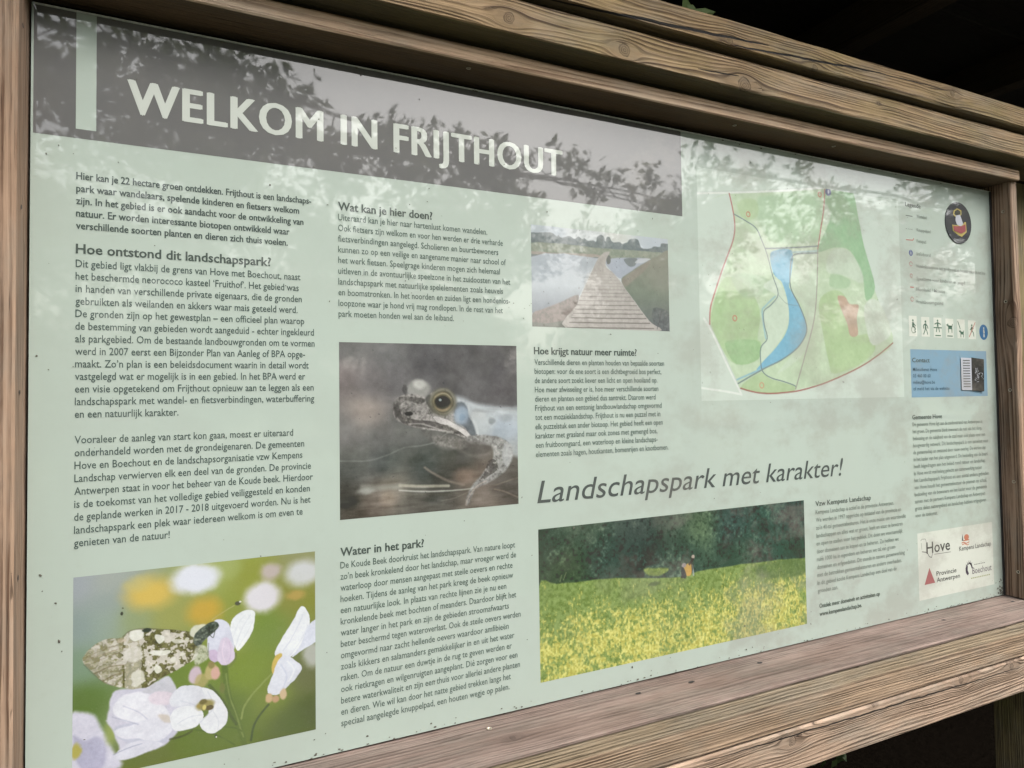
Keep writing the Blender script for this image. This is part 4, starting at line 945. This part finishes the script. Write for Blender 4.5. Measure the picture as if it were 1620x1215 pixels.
for y, z in ((-0.033, 1.1304), (-0.031, .8638), (-0.034, .6025), (-0.0352, .3346), (-0.038, .0737)): screw((2.3897, y, z), (-1, 0, 0), right_b, .0050)
for x, y in ((1.335, -.042), (1.66, -.042), (.68, -.045)): screw((x, y, 1.2153), (0, 0, -1), trim, .0048)
screw((.7092, -.0356, -.0042), (0, 0, 1), sill, .0052)
def divot(c, axis, r, st, parent, name='nail_hole'):
    n = 8; v2 = [Vector((r*random.uniform(.7, 1.2)*math.cos(2*math.pi*i/n)*st, r*random.uniform(.7, 1.2)*math.sin(2*math.pi*i/n), 0)) for i in range(n)]
    R_ = Vector(axis).to_track_quat('Z', 'Y').to_matrix()
    link(name, quick(name, [Vector(c)+R_ @ a for a in v2], [tuple(range(n))]), parent, m_hole)
for z in (1.1425, .8817, .6202, .362): divot((-0.0032, -0.040, z), (1, 0, 0), .0040, 1.0, left_b)
for x, y in ((1.0395, -.0403), (1.3747, -.0384), (2.019, -.0488), (2.3474, -.043), (1.1715, -.047)): divot((x, y, -.0036+y*.03+.0013), (0, 0, 1), .0042, 2.0, sill)

# stickers on the panel
st = thing('round_sticker', (2.224, -0.0022, 1.088), 'round black sticker with gold outline and red ribbon, upper right of the printed panel', 'sticker')
m_sk = print_mat('black_sticker', (66, 68, 76)); m_gold = print_mat('gold_sticker', (196, 180, 110)); m_skw = print_mat('white_sticker', (205, 210, 222)); m_skr = print_mat('red_sticker', (165, 88, 96)); m_skd = print_mat('dark_sticker', (56, 54, 50))
cx, cz = 2.224, 1.088
dsk = link('sticker_disc', (lambda c: quick('sticker_disc', [(a, -.0024, b) for a, b in c]+[(a, -.0002, b) for a, b in c], [tuple(range(len(c)))]+[(i, i+len(c), (i+1) % len(c)+len(c), (i+1) % len(c)) for i in range(len(c))]))(circ(cx, cz, .0605, .0605, 48)), st, m_sk)
flat('gold_outline', [[(cx-.026, cz+.022), (cx-.022, cz+.034), (cx-.006, cz+.042), (cx+.014, cz+.038), (cx+.014, cz+.026), (cx+.006, cz+.018), (cx-.016, cz+.016)], [(cx-.031, cz-.008), (cx-.028, cz-.026), (cx-.004, cz-.036), (cx+.012, cz-.040), (cx+.036, cz-.024), (cx+.034, cz+.006), (cx+.026, cz+.004), (cx+.018, cz-.004), (cx-.012, cz-.008)]], -.0028, st, m_gold)
flat('dark_peak', [[(cx-.020, cz+.024), (cx-.017, cz+.032), (cx-.005, cz+.038), (cx+.010, cz+.034), (cx+.009, cz+.026), (cx-.012, cz+.020)]], -.0031, st, m_skd)
flat('white_shield', [[(cx-.014, cz+.020), (cx+.006, cz+.024), (cx+.014, cz+.010), (cx+.020, cz-.002), (cx+.008, cz-.010), (cx-.010, cz-.006), (cx-.016, cz+.006)]], -.0033, st, m_skw)
flat('red_ribbon', [[(cx-.027, cz-.011), (cx-.012, cz-.011), (cx+.014, cz-.008), (cx+.030, cz-.001), (cx+.031, cz-.022), (cx+.008, cz-.031), (cx-.024, cz-.025)]], -.0036, st, m_skr)
s2 = thing('label_sticker', (2.262, -0.0022, .65), 'small half white half black label sticker stuck in the blue contact box', 'sticker')
flat('white_half', [[(2.213, .6975), (2.262, .6965), (2.2605, .6035), (2.212, .6045)]], -.0022, s2, m_skw)
bl = [[(2.262, .6975), (2.3155, .6925), (2.3145, .6), (2.2605, .6035)]]
me = quick('black_half', [(2.262, -.0024, .6985), (2.3155, -.0065, .6935), (2.3145, -.0050, .5995), (2.2605, -.0024, .6025)], [(0, 3, 2, 1)]); link('black_half', me, s2, print_mat('black_label', (40, 44, 44)))
sc_ = []
random.seed(8)
for i in range(16):
    a, b = random.uniform(2.270, 2.308), random.uniform(.628, .664); sc_ += stroke([(a, b), (a+random.uniform(-.008, .008), b+random.uniform(-.006, .010)), (a+random.uniform(-.008, .008), b+random.uniform(-.008, .008))], .0011)
flat('white_scribble', sc_, -.0072, s2, m_skw)
gl = [rect(2.221, 2.254, .688-i*.0075, .691-i*.0075) for i in range(11)]
flat('grey_lines', gl, -.0026, s2, m_grey)

# ================================================================== shelter the board hangs in
sh = thing('timber_shelter', (1.2, 1.2, GZ), 'open fronted timber shelter with heavy beams over the board and a dark inside', 'shelter')
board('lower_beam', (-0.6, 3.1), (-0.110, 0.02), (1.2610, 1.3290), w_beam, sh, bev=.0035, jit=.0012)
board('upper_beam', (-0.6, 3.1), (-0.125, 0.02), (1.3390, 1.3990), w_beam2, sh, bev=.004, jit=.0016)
board('front_post', (-0.20, -0.0575), (-0.064, 0.09), (GZ, 1.2600), w_post, sh, axis='z', bev=.005)
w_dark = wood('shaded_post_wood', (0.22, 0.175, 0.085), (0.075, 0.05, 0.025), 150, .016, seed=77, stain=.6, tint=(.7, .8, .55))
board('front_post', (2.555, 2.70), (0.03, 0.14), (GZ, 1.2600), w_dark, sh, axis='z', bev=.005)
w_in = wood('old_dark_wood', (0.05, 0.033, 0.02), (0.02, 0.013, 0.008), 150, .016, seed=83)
w_back = wood('shade_black_wood', (0.016, 0.013, 0.011), (0.008, 0.007, 0.006), 150, .016, seed=87)  # near-black colour puts the deep shade of the inside into the boards
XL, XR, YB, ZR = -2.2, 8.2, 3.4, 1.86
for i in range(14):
    a = XL+i*(XR-XL)/14; board('wall_board', (a, a+(XR-XL)/14-.006), (YB, YB+.03), (GZ, ZR), w_back, sh, axis='z', step=.6)  # walls added behind the board to keep the inside dark
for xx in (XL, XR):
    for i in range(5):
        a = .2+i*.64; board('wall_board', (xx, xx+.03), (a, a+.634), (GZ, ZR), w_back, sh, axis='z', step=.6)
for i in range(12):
    a = -0.5+i*.34; board('roof_board', (XL, XR), (a-.012, a+.339), (ZR+(i % 2)*.031, ZR+.03+(i % 2)*.031), w_back, sh, step=.6)  # front overhang is out of view, its depth set to cut sky light
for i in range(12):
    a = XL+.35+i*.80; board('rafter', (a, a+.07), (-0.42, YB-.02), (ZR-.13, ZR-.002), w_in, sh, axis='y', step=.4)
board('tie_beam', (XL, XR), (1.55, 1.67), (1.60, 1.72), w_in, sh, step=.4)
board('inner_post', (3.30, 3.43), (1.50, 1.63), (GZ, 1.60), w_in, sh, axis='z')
# bracket on the right post
vs_, fs_ = [], []
me = bpy.data.meshes.new('hose_loop'); 
bm = bmesh.new(); R1, r1, n1_, n2_ = .034, .009, 20, 8
rr = [[bm.verts.new((2.590+(R1+r1*math.cos(b))*math.cos(a), 0.012+r1*math.sin(b), -.335+(R1+r1*math.cos(b))*math.sin(a)*.8)) for b in [2*math.pi*j/n2_ for j in range(n2_)]] for a in [2*math.pi*i/n1_ for i in range(n1_)]]
for i in range(n1_):
    for j in range(n2_): bm.faces.new((rr[i][j], rr[(i+1) % n1_][j], rr[(i+1) % n1_][(j+1) % n2_], rr[i][(j+1) % n2_]))
bm.to_mesh(me); bm.free()
link('cable_loop', me, None, m_rubber, label='black loop of cable on the right post below the lower rail', category='cable')

# ================================================================== leaves, trees, ground
def leaf_mat(name, col, trans=0.35):
    m, g = new_mat(name)
    oi = g.n('ShaderNodeObjectInfo').outputs['Random']
    P = g.coord('Object'); n = g.noise(P, 2.5, 2.0)
    geo = g.n('ShaderNodeNewGeometry').outputs['Random Per Island']
    c = g.mix(geo, tuple(v*.6 for v in col), tuple(min(1, v*1.5) for v in col))
    c = g.mix(g.ramp(n, .3, .7, 0, .4), c, (col[0]*1.5, col[1]*1.2, col[2]*.6))
    d = g.n('ShaderNodeBsdfDiffuse'); g.put(d.inputs[0], c); t = g.n('ShaderNodeBsdfTranslucent'); g.put(t.inputs[0], c)
    gl_ = g.n('ShaderNodeBsdfGlossy'); g.put(gl_.inputs[0], (.9, .9, .9, 1)); g.put(gl_.inputs[1], .45)
    mx = g.n('ShaderNodeMixShader'); g.put(mx.inputs[0], trans); g.t.links.new(d.outputs[0], mx.inputs[1]); g.t.links.new(t.outputs[0], mx.inputs[2])
    m2 = g.n('ShaderNodeMixShader'); g.put(m2.inputs[0], .02); g.t.links.new(mx.outputs[0], m2.inputs[1]); g.t.links.new(gl_.outputs[0], m2.inputs[2])
    o = g.n('ShaderNodeOutputMaterial'); g.t.links.new(m2.outputs[0], o.inputs[0])
    return m
def leaf_cloud(name, clumps, n, size, seed):
    rng = np.random.default_rng(seed); k = len(clumps)
    cl = np.array(clumps, float); wgt = cl[:, 3]**2.2; idx = rng.choice(k, n, p=wgt/wgt.sum())
    d = rng.normal(size=(n, 3)); d /= np.linalg.norm(d, axis=1)[:, None]
    r = rng.random(n)**(1/2.2); c = cl[idx, :3]+d*(r*cl[idx, 3])[:, None]*np.array((1, 1, .8))
    nz = rng.normal(size=(n, 3))+np.array((0, 0, .6)); nz /= np.linalg.norm(nz, axis=1)[:, None]
    a = np.cross(nz, rng.normal(size=(n, 3))); a /= np.linalg.norm(a, axis=1)[:, None]; b = np.cross(nz, a)
    s = (size*(.6+.8*rng.random(n)))[:, None]
    P = np.stack([c-a*s, c-b*s*.45+a*s*.1, c+a*s, c+b*s*.45+a*s*.1], 1).reshape(-1, 3)
    f = np.arange(n*4).reshape(n, 4)
    me = bpy.data.meshes.new(name); me.vertices.add(n*4); me.vertices.foreach_set('co', P.ravel()); me.loops.add(n*4); me.loops.foreach_set('vertex_index', f.ravel())
    me.polygons.add(n); me.polygons.foreach_set('loop_start', np.arange(0, n*4, 4)); me.update(calc_edges=True)
    return me
def limb(bm, a, b, r0, r1, n=8, k=5):
    a, b = Vector(a), Vector(b); d = (b-a).normalized(); q = d.to_track_quat('Z', 'Y').to_matrix(); prev = None
    for i in range(k+1):
        t = i/k; c = a.lerp(b, t)+Vector((mnoise.noise(Vector((t*3, a.x, b.z))), mnoise.noise(Vector((t*3, a.y, b.x+9))), 0))*.08*(b-a).length*math.sin(t*math.pi)
        r = r0+(r1-r0)*t; row = [bm.verts.new(c+q @ Vector((r*math.cos(2*math.pi*j/n), r*math.sin(2*math.pi*j/n), 0))) for j in range(n)]
        if prev:
            for j in range(n): bm.faces.new((prev[j], prev[(j+1) % n], row[(j+1) % n], row[j]))
        prev = row
m_bark, g = new_mat('bark'); P = g.coord('Object'); x, y, z = g.sep(P)
nb = g.noise(g.comb(g.m('MULTIPLY', x, 14.0), g.m('MULTIPLY', y, 14.0), g.m('MULTIPLY', z, 3.0)), 1.0, 5.0, .6)
g.surf(g.mix(g.ramp(nb, .35, .7), (.16, .12, .085), (.05, .038, .028)), .9, g.bump(nb, 1.0, .02))
m_leafA = leaf_mat('leaf_green', (.085, .12, .040), .5); m_leafB = leaf_mat('leaf_dark_green', (.06, .095, .035), .5)
def tree_mesh(seed, h, n, size):
    rnd = random.Random(seed); bm = bmesh.new(); limb(bm, (0, 0, 0), (rnd.uniform(-.3, .3), rnd.uniform(-.3, .3), h*.72), .16, .07, 10, 7); cl = []
    for i in range(15):
        t = rnd.uniform(.22, .8); a = rnd.random()*6.28; L = rnd.uniform(.9, 2.0)*(1.15-t*.6)
        b = (math.cos(a)*L, math.sin(a)*L, h*t+rnd.uniform(.3, 1.2)); limb(bm, (0, 0, h*t*.9), b, .05, .015, 6, 4)
        cl.append((b[0], b[1], b[2], rnd.uniform(.45, .95)))
        cl.append((b[0]*.6+rnd.uniform(-.4, .4), b[1]*.6+rnd.uniform(-.4, .4), b[2]+rnd.uniform(-.5, .6), rnd.uniform(.3, .7)))
    cl.append((0, 0, h*.86, 1.0))
    return from_bm('trunk', bm), leaf_cloud('crown', cl, n, size, seed)
protos = [tree_mesh(3, 5.4, 5200, .070), tree_mesh(8, 4.6, 4400, .066), tree_mesh(15, 6.0, 5800, .074)]
TREES = [(-3.4, -8.4, 0, 'young broadleaf tree with thin crown, facing the left end of the board'), (0.2, -9.6, 2, 'tall broadleaf tree with wide crown across the grass from the board'), (2.6, -8.0, 1, 'small bushy tree nearest the middle of the board'),
         (5.0, -9.8, 0, 'broadleaf tree right of the small bushy tree, across the grass'), (7.4, -7.8, 1, 'small tree standing closest to the path bend on the right'), (10.0, -10.4, 2, 'tall tree behind the small tree on the right'),
         (13.0, -8.2, 0, 'broadleaf tree on the right of the clearing, past the tall one'), (16.5, -10.5, 2, 'tallest tree in the right half of the row'), (20.5, -9.2, 0, 'second last tree of the row, slim crown'), (25.0, -11.5, 2, 'last tree at the right end of the row'), (1.8, -13.5, 2, 'tree in the second row behind the tall broadleaf tree'), (6.2, -14.0, 2, 'tree in the second row between two front trees, right of centre'), (-1.6, -13.0, 0, 'tree in the second row at the left'), (11.5, -14.5, 2, 'tree in the second row at the right'), (18.0, -15.0, 0, 'last tree of the second row on the right'), (-7.2, -11.0, 2, 'tall tree at the left end of the row')]
for i, (x, y, k, lab) in enumerate(TREES):
    t = thing('broadleaf_tree', (x, y, GZ), lab, 'tree', 'trees across the grass in front of the board'); t.rotation_euler.z = i*1.9
    for nm, me, mt in (('trunk', protos[k][0], m_bark), ('crown', protos[k][1], m_leafA if i % 2 else m_leafB)):
        o = bpy.data.objects.new(nm, me); COL.objects.link(o); o.parent = t
        if not me.materials: me.materials.append(mt)
def near_tree(root, ends, lab, seed):
    rnd = random.Random(seed); R0 = Vector(root); tp = R0+Vector((.1, .1, 4.2))
    nt = thing('overhanging_tree', root, lab, 'tree')
    bm = bmesh.new(); limb(bm, R0, tp, .17, .10, 10, 7); cl = []
    for e in ends:
        st_ = R0.lerp(tp, rnd.uniform(.78, .95)); e = Vector(e); limb(bm, st_, e, .028, .004, 6, 8)
        for q in range(14):
            t = .35+.65*q/13; c_ = st_.lerp(e, t)+Vector((rnd.uniform(-.28, .28), rnd.uniform(-.3, .3), rnd.uniform(-.24, .20)))
            limb(bm, st_.lerp(e, t), c_, .006, .002, 5, 3); cl.append((c_.x, c_.y, c_.z, rnd.uniform(.08, .24)))
    for q in range(4): cl.append((R0.x+rnd.uniform(-.9, .9), R0.y-.4+rnd.uniform(-.8, .8), 3.6+rnd.uniform(-.4, .8), .45))
    for nm, me_, mt in (('trunk', from_bm('trunk', bm), m_bark), ('crown', leaf_cloud('crown', cl, len(ends)*900, .040, seed), m_leafA)):
        o = bpy.data.objects.new(nm, me_); COL.objects.link(o); o.parent = nt; o.matrix_parent_inverse = Matrix.Translation(-nt.location); me_.materials.append(mt)
near_tree((-1.9, -3.3, GZ), [(1.1, -2.9, 2.02), (2.6, -3.0, 2.12), (.3, -2.6, 2.08), (1.9, -2.5, 1.98), (-.2, -3.2, 2.3), (3.4, -3.0, 2.05), (4.0, -3.3, 2.2), (3.0, -2.6, 1.95)], 'near tree on the left whose long leafy branches reach across in front of the board', 5)
near_tree((10.2, -3.1, GZ), [(6.0, -2.7, 2.05), (5.2, -2.9, 2.2), (6.8, -2.4, 1.9), (4.6, -3.2, 2.25), (7.6, -2.8, 1.95), (6.2, -3.2, 1.75), (3.9, -3.0, 2.4), (5.6, -2.5, 1.85), (8.2, -3.0, 1.6)], 'near tree on the right whose long leafy branches reach across in front of the board', 6)
# far wood behind the row
rf = random.Random(4)
link('far_hedge', leaf_cloud('far_hedge', [(x_, rf.uniform(-27, -22), GZ+rf.uniform(.2, 1.0)*(4.2+1.6*math.sin(x_*.31)+.9*math.sin(x_*.83)), rf.uniform(.8, 1.6)) for x_ in [rf.uniform(-30, 75) for _ in range(560)]], 90000, .24, 77), None, m_leafB, label='long dense hedge of shrubs closing the clearing behind the trees', category='hedge')
# bush seen dimly under the board, and the ivy sprig over the beam
bs = thing('shade_bush', (1.8, .4, GZ), 'dim green bush in the dark below the lower rail at the right', 'bush')
me = leaf_cloud('foliage', [(1.62, .36, -.46, .13), (1.85, .38, -.44, .15), (2.05, .40, -.50, .13), (1.75, .36, -.62, .2)], 700, .020, 31)
link('foliage', me, bs, m_leafB)
bm = bmesh.new()
for a, b in (((1.8, .4, GZ), (1.62, .36, -.46)), ((1.82, .4, GZ), (1.85, .38, -.44)), ((1.8, .42, GZ), (2.05, .4, -.5))): limb(bm, a, b, .012, .004, 6, 4)
link('stem', from_bm('stem', bm), bs, m_bark)
iv = thing('climber_sprig', (1.17, -.09, 1.400), 'small bright green leaf sprig poking over the top of the upper beam', 'plant')
def leafshape(c, ang, s, tilt):
    p = [(0, 0), (.35, .30), (.8, .28), (1.1, 0), (.8, -.25), (.35, -.28)]; o = []
    for a, b in p:
        x = a*math.cos(ang)-b*math.sin(ang); z = a*math.sin(ang)+b*math.cos(ang); o.append((c[0]+x*s, c[1]+(a*.4-abs(b)*.5)*s*tilt, c[2]+z*s))
    return o
for c, an, s_, tl in (((1.135, -.105, 1.398), .75, .055, 1), ((1.160, -.10, 1.400), .15, .048, -1), ((1.150, -.10, 1.404), .45, .040, .6)):
    link('leaf', quick('leaf', leafshape(c, an, s_, tl), [(0, 1, 2, 3), (0, 3, 4, 5)]), iv, m_leafB)
bm = bmesh.new(); limb(bm, (1.12, -.06, 1.39), (1.16, -.10, 1.405), .0015, .001, 6, 3); link('twig', from_bm('twig', bm), iv, m_bark)
# ground
m_gr, g = new_mat('grass_ground'); P = g.coord('Object'); n = g.noise(P, .8, 6.0, .65); n_ = g.noise(P, 40.0, 4.0, .7)
c = g.mix(g.ramp(n, .35, .65), (.035, .060, .018), (.062, .082, .032)); c = g.mix(g.ramp(n_, .4, .7, 0, .5), c, (.035, .06, .02))
g.surf(c, .9, g.bump(n_, 1.0, .03))
gm = quick('ground', [(-90, -120, GZ), (110, -120, GZ), (110, 60, GZ), (-90, 60, GZ)], [(0, 1, 2, 3)])
link('ground', gm, None, m_gr, kind='structure')
m_shade, g = new_mat('painted_shade'); P = g.coord('Object'); n = g.noise(P, 30.0, 5.0, .7)  # near-black sheet paints deep shade over the ground inside the shelter
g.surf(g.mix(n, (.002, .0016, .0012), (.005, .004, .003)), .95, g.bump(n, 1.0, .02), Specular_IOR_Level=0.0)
link('shade_sheet', quick('shade_sheet', [(XL, -.12, GZ+.004), (XR, -.12, GZ+.004), (XR, YB, GZ+.004), (XL, YB, GZ+.004)], [(0, 1, 2, 3)]), None, m_shade, kind='structure')
m_pt, g = new_mat('gravel_path'); P = g.coord('Object'); n = g.noise(P, 60.0, 5.0, .7); n2 = g.noise(P, 1.5, 4.0)
g.surf(g.mix(g.ramp(n, .35, .65), (.12, .108, .088), g.mix(n2, (.08, .072, .06), (.055, .05, .04))), .95, g.bump(n, 1.0, .01))
pv = []; 
for i in range(41):
    x = -20+i*1.4; yc = -2.4+math.sin(x*.16)*.5; pv += [(x, yc-1.5+mnoise.noise(Vector((x, 1, 0)))*.2, GZ+.004), (x, yc+1.9+mnoise.noise(Vector((x, 5, 0)))*.2, GZ+.004)]
link('path', quick('path', pv, [(2*i, 2*i+2, 2*i+3, 2*i+1) for i in range(40)]), None, m_pt, kind='structure')
